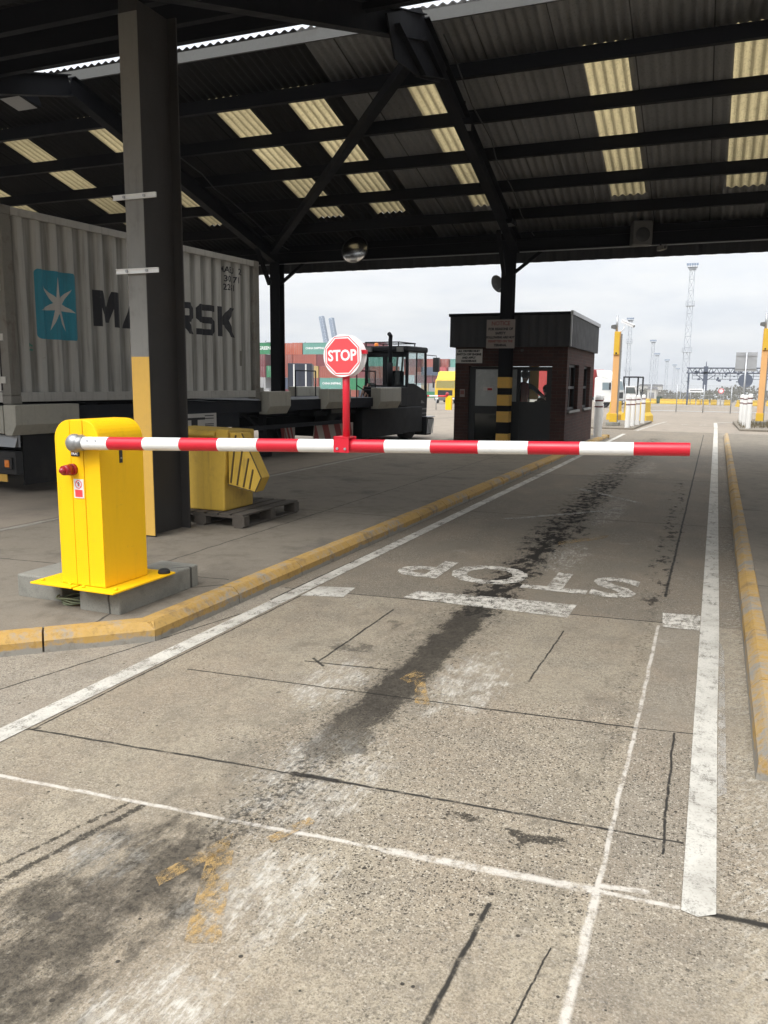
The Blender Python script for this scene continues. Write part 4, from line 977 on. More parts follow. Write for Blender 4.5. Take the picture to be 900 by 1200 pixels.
M['plinth'] = slab_material('plinth_concrete', (.20, .195, .17), (.28, .27, .235))
for nm, lb_, x0, x1, y0, y1 in (('a', 'left grey concrete block under the yellow barrier cabinet', -4.36, -3.97, 4.02, 4.85), ('b', 'right grey concrete block under the yellow barrier cabinet, nearer the kerb', -3.735, -3.41, 3.93, 4.78)):
    mb = MB(); nx, ny, nzz = 6, 10, 3; rnd = random.Random(3)
    mb.box(x0, x1, y0, y1, IZ-.01, .27)
    o = mb.build('concrete_block', M['plinth'], None, bevel=.012, segs=2); tag(o, lb_, 'block', 'concrete blocks under the barrier')
t = thing('cable_coil', 'loose coil of pale green cable in the gap between the concrete blocks', 'cable', (-3.86, 4.02, IZ))
M['cable'] = pm('green_cable', (.17, .19, .11), .6, var=.2)
mb = MB()
for i in range(4):
    r = .07+.012*i; mb.tube([(r*1.25*math.cos(a/16*2*math.pi+i), r*.8*math.sin(a/16*2*math.pi+i), .012+.012*i+.01*math.sin(a+i)) for a in range(15)], .006, 6)
mb.tube([(.05, .05, .03), (.0, .2, .06), (-.02, .3, .12)], .006, 6); mb.build('loops', M['cable'], t)
o = MB(); o.lathe([(.0001, .05), (.035, .048), (.05, .035), (.055, .012), (.055, 0), (.0001, 0)], Matrix.Translation((-3.42, 4.40, .286)) @ Matrix.Diagonal((.75, .75, .6, 1)), 20)
tag(o.build('rubber_cap', M['dark_rubber']), 'small black rubber cap behind the right base plate of the barrier', 'cap')

# ------------------------------------------------------------------ bin and pallet
M['bin_yellow'] = pm('bin_yellow', (.56, .36, .05), .6, var=.14, sc=2.2, dirt=.5, dcol=(.17, .115, .035), dsc=2.4, streak=.35, bump=.1, scratch=.3, scol=(.12, .09, .05))
M['bin_groove'] = pm('bin_groove', (.09, .06, .02), .8, var=.2)
pal = thing('pallet', 'weathered grey wooden pallet under the yellow bin', 'pallet', (-4.82, 7.42, IZ))
mb = MB()
for i in range(7): mb.box(-.55+i*.153, -.55+i*.153+.125, -.58, .58, .122, .14)
mb.each('deck_board', M['wood'], pal, bevel=.003)
mb = MB()
for y in (-.53, 0, .53): mb.box(-.55, .51, y-.05, y+.05, .098, .122)
mb.each('stringer_board', M['wood'], pal, bevel=.003)
mb = MB()
for x in (-.48, -.02, .44):
    for y in (-.53, 0, .53): mb.box(x-.07, x+.07, y-.05, y+.05, .02, .098)
mb.each('block', M['wood'], pal, bevel=.003)
mb = MB()
for x in (-.48, -.02, .44): mb.box(x-.05, x+.05, -.58, .58, 0, .02)
mb.each('bottom_board', M['wood'], pal, bevel=.003)
bn = thing('tipping_bin', 'dented yellow bin with a ribbed sloping spout standing on the pallet behind the column', 'bin', (-4.61, 6.95, IZ+.14))
mb = MB(); mb.prism([(-.72, 0), (.0, 0), (.0, .30), (.02, .42), (.03, .825), (-.75, .84)], 'y', 0, .56); mb.build('body', M['bin_yellow'], bn, bevel=.018, segs=3)
sp_ = [(.031, .275), (.345, .215), (.425, .37), (.20, .815), (.031, .815)]
mb = MB(); mb.prism(sp_, 'y', .035, .20); so_ = mb.build('spout', M['bin_yellow'], bn, bevel=.01)
mb = MB()
for a, b in (((.06, .30), (.13, .79)), ((.135, .28), (.21, .68)), ((.21, .265), (.275, .56)), ((.28, .25), (.325, .45))): mb.bar((a[0], .03, a[1]), (b[0], .03, b[1]), .014, .012)
mb.build('rib', M['bin_groove'], so_)
mb = MB(); mb.bar((.03, .032, .28), (.345, .032, .22), .010, .010); mb.bar((.345, .032, .22), (.42, .032, .37), .010, .010); mb.bar((.42, .032, .37), (.20, .032, .81), .010, .010); mb.build('seam', M['bin_groove'], so_)
mb = MB(); mb.cyl((-.70, -.012, .80), (-.08, -.012, .79), .030, n=14); mb.box(-.08, .06, -.01, .03, .75, .845); mb.build('rim', M['bin_yellow'], bn, bevel=.006)
mb = MB(); mb.prism([(-.62, .02), (-.595, .02), (-.60, .42), (-.615, .42)], 'y', -.012, .004); mb.build('embossed_rib', M['bin_groove'], bn)

# ------------------------------------------------------------------ container on its trailer
TRX, TRY, TRZ = -8.82, 8.23, -R(5.5)
M['cont_grey'] = pm('container_grey', (.47, .46, .43), .65, var=.1, sc=1.6, dirt=.35, dcol=(.12, .11, .095), dsc=1.4, streak=.4, scratch=.35, scol=(.10, .06, .04))
g = Gr('container_side_grey'); co_ = g.coords(); x_, y_, z_ = g.xyz(co_)
n_ = g.noise(co_, 1.6, 6.0, .62); st_ = g.noise(g.scale(co_, (9, 9, .5)), 1.6, 6.0, .65)
c_ = g.mix(n_, (.46, .455, .43), (.58, .575, .545))
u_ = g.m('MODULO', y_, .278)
rec = g.mul(g.ss(u_, .09, .135), g.ss(u_, .26, .215))                      # darker bands in the recesses
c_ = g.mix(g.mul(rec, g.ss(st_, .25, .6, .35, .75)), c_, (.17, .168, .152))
c_ = g.mix(g.mul(g.ss(st_, .5, .72), .45), c_, (.12, .105, .085))
c_ = g.mix(g.mul(g.ss(g.noise(g.scale(co_, (1, 1, 2)), 13, 8.0, .75), .64, .69), .7), c_, (.09, .05, .03))
M['cont_side'] = g.done(g.bsdf(c_, .65, 0.0, .35))
M['cont_white'] = pm('container_door_white', (.62, .61, .57), .55, var=.08, sc=2, dirt=.35, dcol=(.3, .26, .2), streak=.3, scratch=.4, scol=(.2, .11, .06))
M['rust_frame'] = pm('rusty_frame', (.23, .22, .195), .7, var=.2, dirt=.75, dcol=(.10, .055, .035), dsc=3.2, streak=.4)
M['logo_blue'] = pm('logo_blue', (.035, .30, .42), .6, var=.15, dirt=.35, dcol=(.03, .14, .19), streak=.4, scratch=.5, scol=(.2, .28, .3))
M['logo_white'] = pm('logo_white', (.60, .59, .56), .6, var=.05, dirt=.2, dcol=(.3, .28, .25))
M['logo_ink'] = pm('logo_ink', (.018, .019, .026), .6, var=.3, dirt=.4, dcol=(.07, .07, .07), scratch=.5, scol=(.2, .2, .19))
ct = thing('shipping_container', 'weathered grey shipping container with a star emblem riding on the trailer', 'container', (TRX, TRY, 1.24), TRZ)
CL, CW, CH = 5.62, 2.44, 2.60
def prof(y):
    """trapezoid corrugation depth (0 = outermost) at distance y along the side"""
    u = (y % .278)
    return 0 if u < .072 else (u-.072)/.068*.045 if u < .14 else .045 if u < .21 else (.278-u)/.068*.045
BR = sorted([i*.278+b for i in range(22) for b in (0, .072, .14, .21)])
mb = MB(); ybs = [.16] + [b for b in BR if .17 < b < CL-.17] + [CL-.16]
for side in (0, 1):
    pts = [(-.035-prof(y), y) if side == 0 else (-CW+.035+prof(y), y) for y in ybs]
    off = .004 if side == 0 else -.004
    poly = pts + [(x-off, y) for x, y in pts[::-1]]
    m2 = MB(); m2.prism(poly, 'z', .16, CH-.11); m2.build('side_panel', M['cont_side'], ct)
mb = MB()
for x in (-.16, -CW):
    for y in (0, CL-.16): mb.box(x, x+.16, y, y+.16, .12, CH-.12)
mb.each('corner_post', M['rust_frame'], ct, bevel=.008)
mb = MB()
for x in (-.06, -CW): mb.box(x, x+.06, .16, CL-.16, CH-.11, CH-.01); mb.box(x, x+.06, .16, CL-.16, .03, .16)
for y in (0, CL-.08): mb.box(-CW+.17, -.17, y, y+.08, CH-.11, CH); mb.box(-CW+.17, -.17, y, y+.08, .02, .16)
mb.build('rail', M['cont_grey'], ct, bevel=.006)
mb = MB()
for x in (-.178, -CW):
    for y in (-.004, CL-.174):
        for z in (0, CH-.12): mb.box(x, x+.178, y, y+.178, z, z+.118)
mb.each('corner_casting', M['rust_frame'], ct, bevel=.012)
mb = MB(); mb.box(-CW+.07, -.07, .09, CL-.09, CH-.05, CH-.03); mb.build('roof_panel', M['cont_grey'], ct)
mb = MB(); mb.box(-CW+.07, -.07, .09, CL-.09, .05, .14); mb.build('floor_panel', M['navy_chassis'], ct)
mb = MB(); mb.box(-CW+.17, -.17, CL-.06, CL-.03, .16, CH-.11); mb.build('front_panel', M['cont_grey'], ct)
for x0, x1 in ((-1.21, -.17), (-CW+.17, -1.23)):
    dr = MB(); dr.box(x0, x1, .02, .07, .17, CH-.12); dr = dr.build('door', M['cont_white'], ct, bevel=.006)
    mb = MB(); mb.box(x0+.0, x0+.03, .008, .02, .18, CH-.13); mb.box(x1-.03, x1, .008, .02, .18, CH-.13); mb.build('gasket', M['dark_rubber'], dr)
    mb = MB()
    for f in (.25, .72):
        xx = x0+(x1-x0)*f; mb.cyl((xx, -.02, .1), (xx, -.02, CH-.08), .017, n=10)
        for z in (.2, .75, 1.4, 2.0, 2.4): mb.box(xx-.05, xx+.05, -.028, .02, z, z+.07)
    mb.build('locking_bar', M['cont_white'], dr)
    mb = MB(); mb.bar((x0+(x1-x0)*.25, -.04, 1.1), (x0+(x1-x0)*.72, -.04, 1.06), .04, .015); mb.build('handle', M['galv'], dr)
    mb = MB()
    xh = x1-.0 if x1 > -.5 else x0
    for z in (.28, .85, 1.5, 2.2): mb.box(xh-.02, xh+.09, -.012, .02, z, z+.09)
    mb.build('hinge', M['cont_white'], dr)
def decal(name, me, mat, lift=.003):
    """wrap flat artwork (x along the side, y up) over the corrugated side"""
    bm = bmesh.new(); bm.from_mesh(me)
    bmesh.ops.triangulate(bm, faces=bm.faces)
    for b in BR:
        geom = bm.verts[:] + bm.edges[:] + bm.faces[:]
        bmesh.ops.bisect_plane(bm, geom=geom, plane_co=(b, 0, 0), plane_no=(1, 0, 0), dist=1e-5)
    for v in bm.verts:
        y, z = v.co.x, v.co.y; v.co = (-.035-prof(y+1e-6 if abs((y % .278)) > 1e-5 else y)+lift, y, z)
    m = bpy.data.meshes.new(name); bm.to_mesh(m); bm.free(); m.materials.clear(); m.materials.append(mat)
    return link(name, m, ct)
def flat(poly):
    me = bpy.data.meshes.new('flat'); me.from_pydata([(x, y, 0) for x, y in poly], [], [list(range(len(poly)))]); return me
def rrect(x0, x1, y0, y1, r=.06):
    return [(cx+r*math.cos(a), cy+r*math.sin(a)) for cx, cy, a0 in ((x1-r, y1-r, 0), (x0+r, y1-r, 90), (x0+r, y0+r, 180), (x1-r, y0+r, 270)) for a in [R(a0+i*22.5) for i in range(5)]]
decal('emblem_field', flat(rrect(.52, 1.24, .90, 1.85)), M['logo_blue'])
ec = (.90, 1.38); star = []
for i in range(14):
    a = math.pi/2 + i*math.pi/7; r_ = .36 if i % 2 == 0 else .105
    star.append((ec[0]+r_*math.cos(a)*.86, ec[1]+r_*math.sin(a)*1.1))
decal('emblem_star', flat(star), M['logo_white'], .0055)
GL = {'M': [[(0, 0), (0, 1), (.32, 1), (.5, .55), (.68, 1), (1, 1), (1, 0), (.73, 0), (.73, .52), (.58, .12), (.42, .12), (.27, .52), (.27, 0)]],
      'A': [[(0, 0), (.36, 1), (.5, 1), (.5, .78), (.26, 0)], [(1, 0), (.64, 1), (.5, 1), (.5, .78), (.74, 0)][::-1], [(.3215, .2), (.6785, .2), (.617, .4), (.383, .4)]],
      'E': [[(0, 0), (0, 1), (.95, 1), (.95, .8), (.28, .8), (.28, .6), (.85, .6), (.85, .4), (.28, .4), (.28, .2), (.95, .2), (.95, 0)]],
      'R': [[(0, 0), (0, 1), (.28, 1), (.28, 0)], [(.28, 1), (.82, 1), (1, .85), (1, .52), (.82, .38), (.28, .38), (.28, .58), (.70, .58), (.72, .6), (.72, .78), (.70, .8), (.28, .8)], [(.40, .38), (.72, .38), (1, 0), (.70, 0)]],
      'S': [[(0, 0), (0, .2), (.7, .2), (.72, .38), (.15, .4), (0, .52), (0, .86), (.15, 1), (1, 1), (1, .8), (.30, .8), (.28, .6), (.85, .6), (1, .48), (1, .14), (.85, 0)]],
      'K': [[(0, 0), (0, 1), (.28, 1), (.28, 0)], [(.28, .40), (.28, .64), (.66, 1), (1, 1), (.58, .56), (1, 0), (.68, 0), (.40, .40)]]}
vv, ff = [], []
for i, ch in enumerate('MAERSK'):
    for poly in GL[ch]:
        o_ = len(vv); vv += [(1.56 + i*.572 + p*.52, 1.14 + q*.53, 0) for p, q in poly]; ff.append(list(range(o_, len(vv))))
me = bpy.data.meshes.new('flat'); me.from_pydata(vv, [], ff)
decal('lettering', me, M['logo_ink'])
for body_, yy, zz in (('MAEU  22', 4.86, 2.34), ('302 71', 4.86, 2.18), ('22G1', 4.80, 2.03)):
    me = text_mesh(body_, .15, .003, 1.0); me.transform(Matrix.Translation((yy, zz, 0))); decal('lettering', me, M['logo_ink'])
me = text_mesh('I 7', .1, .004); me.transform(Matrix.Rotation(R(90), 4, 'Z')); me.transform(Matrix.Translation((.42, .78, 0)))
M['graffiti'] = pm('green_paint_marks', (.03, .25, .18), .6)
decal('paint_mark', me, M['graffiti'])
decal('sticker', flat([(5.02, .62), (5.14, .62), (5.14, .9), (5.02, .9)]), M['rust_frame'])

tr = thing('trailer', 'dark skeletal container trailer with pale corner guides coupled to the yard tractor', 'trailer', (TRX, TRY, 0), TRZ)
mb = MB()
for x in (-1.78, -.82):
    mb.box(x, x+.16, .1, 11.3, 1.14, 1.17); mb.box(x, x+.16, .1, 11.3, .84, .87); mb.box(x+.06, x+.1, .1, 11.3, .87, 1.14)
for y in (.3, 1.6, 3.0, 4.4, 5.5, 7.0, 8.3, 9.6, 10.9): mb.box(-2.36, -.08, y, y+.14, 1.0, 1.16)
mb.box(-.14, -.06, .2, 11.3, .98, 1.20); mb.box(-2.38, -2.30, .2, 11.3, .98, 1.20)
mb.build('chassis', M['navy_chassis'], tr)
mb = MB(); mb.box(-2.3, -.14, 6.0, 11.3, 1.17, 1.19); mb.build('deck_plate', M['navy_chassis'], tr)
mb = MB(); mb.box(-.10, -.05, 2.4, 9.2, .62, .70); mb.box(-.10, -.05, 3.0, 5.0, .72, .97); mb.build('side_rail', M['navy_chassis'], tr)
def guide(y0, y1, z0, z1, x0=-.12, x1=.15):
    for sx_ in (0, 1):
        a, b = (x0, x1) if sx_ == 0 else (-2.44-x1, -2.44-x0)
        zc = z0+(z1-z0)*.35; inn = b-.10 if sx_ == 0 else a+.10
        mb = MB()
        poly = [(a, z0), (inn, z0), (b, zc), (b, z1), (a, z1)] if sx_ == 0 else [(b, z0), (inn, z0), (a, zc), (a, z1), (b, z1)]
        mb.prism(poly, 'y', y0, y1); mb.build('corner_guide', M['beige_paint'], tr, bevel=.012)
guide(5.72, 6.45, .93, 1.38); guide(7.92, 8.9, .98, 1.42); guide(10.35, 11.5, .92, 1.44)
guide(-.06, 1.02, .82, 1.235, -.10, .14)
mb = MB(); mb.box(-2.36, -.12, -.06, .10, .84, 1.215); mb.build('rear_beam', M['beige_paint'], tr, bevel=.01)
mb = MB(); mb.box(-2.40, .06, -.04, .08, .28, .60); mb.build('rear_bumper', M['black_plastic'], tr, bevel=.01)
mb = MB(); mb.add([(-.7, -.03, .66), (.05, -.03, .66), (.05, .03, .82), (-.7, .03, .82)], [(0, 1, 2, 3)]); mb.box(-.7, .05, .03, .06, .66, .82); mb.build('light_board', M['galv'], tr)
for x in (-.075, -2.36):
    mb = MB(); mb.box(x-.10, x+.085, -.07, -.04, .36, .52); lm = mb.build('rear_lamp', M['black_plastic'], tr, bevel=.006)
    mb = MB(); mb.box(x-.045, x+.045, -.082, -.07, .385, .485); mb.build('lens', M['lamp_amber'], lm, bevel=.008)
mb = MB(); mb.box(-.50, -.12, -.055, -.04, .18, .28); mb.build('number_plate', M['col_yellow'], tr)
for x in (-.04, -2.42):
    mb = MB(); mb.box(x-.012, x+.012, .16, .80, .12, .83); mb.box(x-.02, x+.018, .15, .81, .12, .155); mb.build('mudflap', M['dark_rubber'], tr)
M['hazard_red'] = pm('hazard_red', (.25, .03, .03), .5, var=.1); M['hazard_pale'] = pm('hazard_pale', (.42, .36, .32), .5, var=.1, dirt=.3)
def wheel(parent, x, y, r, w, out=1):
    mb = MB(); mb.lathe([(r*.58, -w/2), (r*.9, -w/2), (r*.985, -w*.38), (r, -w*.2), (r, w*.2), (r*.985, w*.38), (r*.9, w/2), (r*.58, w/2), (r*.56, 0), (r*.58, -w/2)], Matrix.Translation((x, y, r)) @ Matrix.Rotation(R(90), 4, 'Y'), 32)
    o = mb.build('wheel', M['dark_rubber'], parent)
    mb = MB(); mb.lathe([(r*.57, w*.42*out), (r*.52, w*.44*out), (r*.48, w*.25*out), (r*.3, w*.2*out), (r*.22, w*.42*out), (.0001, w*.44*out)], Matrix.Translation((x, y, r)) @ Matrix.Rotation(R(90), 4, 'Y'), 24)
    mb.build('rim', M['navy_chassis'], o)
for y in (1.45, 2.6):
    for x, o_ in ((-.30, 1), (-2.14, -1)): wheel(tr, x, y, .50, .30, o_)
mb = MB()
for y in (1.45, 2.6): mb.cyl((-2.2, y, .5), (-.25, y, .5), .07, n=12)
mb.build('axle', M['navy_chassis'], tr)
for x in (-.55, -1.95):
    mb = MB(); mb.box(x-.06, x+.06, 6.35, 6.47, .12, 1.0); mb.box(x-.14, x+.14, 6.28, 6.54, .02, .10); mb.bar((x, 6.4, .55), (x, 5.6, 1.0), .06, .06); mb.build('landing_leg', M['navy_chassis'], tr)
mb = MB(); mb.box(-.045, -.03, 3.48, 4.3, .72, 1.0); sgn = mb.build('side_plate', M['sign_white'], tr)
mb = MB(); mb.box(-.031, -.026, 3.50, 3.98, .89, .93); mb.box(-.031, -.026, 3.62, 3.78, .76, .89)
for z in (.95, .90, .80, .77): mb.box(-.031, -.026, 3.98, 4.22, z, z+.015)
mb.build('dark_print', M['ink'], sgn)

tg = thing('yard_tractor', 'dark yard tractor with a narrow glazed cab and exhaust stack pulling the trailer', 'tractor', (TRX, TRY, 0), TRZ)
mb = MB(); mb.box(-1.75, -.75, 6.9, 13.5, .55, .80); mb.box(-2.2, -.3, 8.0, 9.9, .80, .92); mb.box(-1.9, -.5, 8.6, 9.5, .92, 1.0); mb.build('chassis', M['tug_paint'], tg)
mb = MB(); mb.box(-2.35, -.12, 9.9, 13.4, .20, .92); mb.box(-1.0, -.14, 11.5, 12.5, .92, 1.46); mb.build('engine_housing', M['tug_paint'], tg, bevel=.03)
mb = MB(); mb.box(-.62, -.10, 11.35, 12.05, .98, 1.45); mb.build('side_box', M['brown_steel'], tg, bevel=.04)
# cab: lower body, pillars, roof
CXa, CXb, CY0, CY1 = -1.52, -.20, 12.55, 13.85
mb = MB(); mb.box(CXa, CXb, CY0, CY1, .62, 1.22); mb.box(CXa, CXb, CY0, CY0+.05, 1.22, 1.42)
mb.prism([(CY0+.05, 1.22), (CY1, 1.22), (CY1, 1.32), (CY0+.45, 1.55), (CY0+.05, 1.55)], 'x', CXb-.05, CXb); mb.prism([(CY0+.05, 1.22), (CY1, 1.22), (CY1, 1.32), (CY0+.45, 1.55), (CY0+.05, 1.55)], 'x', CXa, CXa+.05)
for x in (CXa, CXb-.07):
    mb.box(x, x+.07, CY0, CY0+.09, 1.42, 2.40); mb.prism([(CY1-.06, 1.3), (CY1, 1.3), (CY1-.05, 2.4), (CY1-.11, 2.4)], 'x', x, x+.07)
mb.box(-.97, -.84, CY0+.01, CY0+.05, 1.42, 2.40); mb.box(CXa, CXb, CY0, CY0+.05, 2.26, 2.40); mb.box(CXa+.07, CXb-.07, CY0, CY0+.05, 1.42, 1.50); mb.box(CXb-.05, CXb-.012, CY0+.62, CY0+.66, 1.5, 2.4)
cabo = mb.build('cab', M['tug_paint'], tg, bevel=.012)
mb = MB(); mb.box(CXa-.03, CXb+.03, CY0-.05, CY1-.02, 2.40, 2.56); mb.build('cab_roof', M['tug_paint'], tg, bevel=.05, segs=3)
mb = MB(); mb.box(CXa+.08, -.93, CY0+.02, CY0+.026, 1.42, 2.40); mb.box(-.88, CXb-.08, CY0+.02, CY0+.026, 1.42, 2.40); mb.each('rear_window', M['cab_glass'], tg)
mb = MB(); mb.box(CXb-.03, CXb-.024, CY0+.09, CY1-.1, 1.5, 2.40); mb.box(CXa+.024, CXa+.03, CY0+.08, CY1-.1, 1.5, 2.40); mb.each('side_window', M['cab_glass'], tg)
mb = MB(); mb.add([(CXa+.08, CY1-.04, 1.32), (CXb-.08, CY1-.04, 1.32), (CXb-.08, CY1-.09, 2.4), (CXa+.08, CY1-.09, 2.4)], [(0, 1, 2, 3)]); mb.build('windscreen', M['cab_glass'], tg)
mb = MB(); mb.box(-1.1, -.6, 13.05, 13.2, 1.15, 1.9); mb.box(-1.1, -.6, 13.2, 13.55, 1.15, 1.28); mb.build('seat', M['dark_cloth'], tg, bevel=.05)
mb = MB()
for x in (-1.35, -1.16, -.99): mb.bar((x, 13.72, 1.45), (x+.08, 13.70, 2.35), .06, .01)
mb.build('reflection_strip', M['sign_white'], tg)  # pale strips stand in for striped reflections in the cab glass
mb = MB(); mb.tube([(-.55, 12.2, .9), (-.55, 12.2, 2.7), (-.55, 12.22, 2.80), (-.55, 12.12, 2.86)], .055, 12); mb.cyl((-.55, 12.2, 1.4), (-.55, 12.2, 2.1), .075); mb.build('exhaust_stack', M['black_steel'], tg)
mb = MB()
for x in (CXa+.02, CXb-.25):
    mb.bar((x, CY0-.02, 2.66), (x, CY1-.3, 2.66), .03, .03)
for y in (CY0-.02, CY1-.3):
    mb.bar((CXa+.02, y, 2.66), (CXb-.25, y, 2.66), .03, .03)
    for x in (CXa+.04, CXb-.27): mb.bar((x, y, 2.54), (x, y, 2.66), .025, .025)
mb.build('roof_rack', M['black_steel'], tg)
mb = MB()
for x in (-1.35, -.38): mb.box(x-.09, x+.09, CY0-.14, CY0-.05, 2.40, 2.52)
mb.each('work_lamp', M['grey_plastic'], tg)
mb = MB(); mb.lathe([(.06, 0), (.06, .07), (.035, .11), (.0001, .12)], Matrix.Translation((-1.3, CY0+.25, 2.56)), 14); mb.build('beacon', M['lamp_amber'], tg)
mb = MB(); mb.tube([(CXb, CY1-.08, 2.35), (.04, CY1+.08, 2.33), (.04, CY1+.08, 2.25)], .012, 6); mb.box(-.05, .13, CY1+.04, CY1+.12, 1.88, 2.28); mb.build('mirror', M['black_plastic'], tg, bevel=.02)
mb = MB(); mb.prism([(CY1-.35, .10), (CY1+.0, .10), (CY1+.18, .58), (CY1-.35, .62)], 'x', -1.9, -.05); fb = mb.build('front_bumper', M['tug_paint'], tg, bevel=.01)
mb = MB()
for i in range(5): mb.bar((-.043, CY1-.28+i*.09, .14), (-.043, CY1-.2+i*.09, .55), .012, .03)
mb.box(-.3, -.03, CY1-.3, CY1+.2, .60, .625); mb.build('step_grille', M['galv'], fb)
mb = MB(); mb.box(CXb, CXb+.006, 13.45, 13.72, 1.0, 1.08); mb.build('cab_plate', M['grey_plastic'], tg)
mb = MB(); mb.box(CXb, CXb+.005, CY0+.3, CY1-.02, .82, .86); mb.box(CXb, CXb+.005, CY0+.3, CY1-.02, .70, .73); mb.build('side_stripe', M['grey_plastic'], tg)
for x, o_ in ((-.42, 1), (-2.02, -1)): wheel(tg, x, 8.95, .50, .42, o_); wheel(tg, x, 12.95, .48, .30, o_)
def hazard(y0, y1, z0, z1, x):
    mb = MB(); n = 7; L = y1-y0
    mb.prism([(y0, z0), (y1, z0), (y1, z1), (y0+.08, z1)], 'x', x, x+.02)
    o = mb.build('mudguard', M['hazard_pale'], tg)
    m2 = MB(); w = L/n; h = z1-z0
    for i in range(0, n, 2): 
        a = y0+.03+i*w; m2.prism([(a, z0+.004), (min(a+w, y1-.002), z0+.004), (min(a+w-.16+.0, y1-.002), z1-.004), (max(a-.16, y0+.08), z1-.004)], 'x', x+.021, x+.024)
    m2.build('red_stripe', M['hazard_red'], o)
hazard(6.62, 7.1, .20, .62, -.22); hazard(7.72, 9.5, .22, .62, -.16)
mb = MB(); mb.box(-.15, -.13, 8.5, 9.3, .86, .95); mb.build('name_plate', M['grey_plastic'], tg)
mb = MB()
for y in (9.95, 10.9): mb.tube([(-.3, y, .9), (-.3, y, 1.85)], .016, 6); mb.tube([(-2.1, y, .9), (-2.1, y, 1.85)], .016, 6)
mb.tube([(-.3, 9.95, 1.85), (-.3, 10.9, 1.85)], .016, 6); mb.tube([(-.3, 9.95, 1.5), (-.3, 10.3, 1.38), (-.3, 12.2, 1.40)], .014, 6); mb.tube([(-2.1, 9.95, 1.85), (-2.1, 10.9, 1.85)], .016, 6); mb.build('handrail', M['black_steel'], tg)
mb = MB(); rn = random.Random(8)
for i in range(5):
    pts = [(-.9-rn.uniform(-.2, .25), 11.0+rn.uniform(0, .3), .95)]
    for j in range(4): pts.append((pts[-1][0]+rn.uniform(-.06, .06), pts[-1][1]+.22, .95+[.3, .55, .5, .35][j]*rn.uniform(.7, 1.1)))
    mb.tube(pts, .02, 6)
M['hose'] = pm('hose_brown', (.16, .08, .05), .6, var=.3); mb.build('air_hose', M['hose'], tg)
# ------------------------------------------------------------------ beyond the canopy: posts, bollards, fence
ORD = ['first', 'second', 'third', 'fourth', 'fifth', 'sixth', 'seventh', 'eighth', 'ninth', 'tenth', 'eleventh', 'twelfth', 'thirteenth', 'fourteenth', 'fifteenth', 'sixteenth', 'seventeenth', 'eighteenth']
M['bollard_white'] = pm('bollard_white', (.66, .65, .62), .5, var=.06, dirt=.3, dcol=(.35, .31, .27), streak=.2)
M['band_dark'] = pm('band_dark_red', (.10, .018, .02), .5, var=.1)
M['post_orange'] = pm('post_orange', (.66, .36, .14), .55, var=.08, sc=1.2, dirt=.15, dcol=(.4, .25, .1), streak=.2)
M['post_yellow'] = pm('post_yellow', (.62, .38, .03), .5, var=.08, dirt=.2, dcol=(.4, .25, .05))
def bollard(x, y, z, r, h, label):
    t = thing('bollard', label, 'bollard', (x, y, z), 0, 'white bollards beyond the kiosk')
    mb = MB(); mb.lathe([(r, 0), (r, h-r*.9), (r*.92, h-r*.45), (r*.62, h-r*.12), (.0001, h)], None, 24); mb.build('post', M['bollard_white'], t)
    mb = MB()
    for zz in (h-.19, h-.36): mb.lathe([(r*.99, zz), (r*1.012, zz+.001), (r*1.012, zz+.044), (r*.99, zz+.045)], None, 24)
    mb.each('band', M['band_dark'], t)
for x, y, z, r, h, lb in ((-3.02, 23.3, 0, .115, 1.30, 'thick white bollard right against the rear corner of the brick kiosk'), (-4.1, 32.4, .06, .085, 1.12, 'white bollard on the left of the orange camera post, behind the thick one'),
        (-2.86, 29.9, .06, .085, 1.15, 'white bollard just right of the orange camera post'), (-2.80, 31.1, .06, .08, 1.13, 'front one of two white bollards standing close together right of the camera post'),
        (-2.72, 32.2, .06, .08, 1.13, 'rear one of two white bollards standing close together right of the camera post'), (-2.64, 33.6, .06, .08, 1.13, 'rightmost white bollard of the row at the left side of the lane'),
        (.98, 35.0, .06, .085, 1.18, 'farthest of the three white bollards by the right lane edge'), (1.06, 33.6, .06, .085, 1.18, 'middle one of the three white bollards by the right lane edge'), (1.15, 31.9, .06, .085, 1.24, 'nearest of the three white bollards by the right lane edge, standing on the island corner')):
    bollard(x, y, z, r, h, lb)

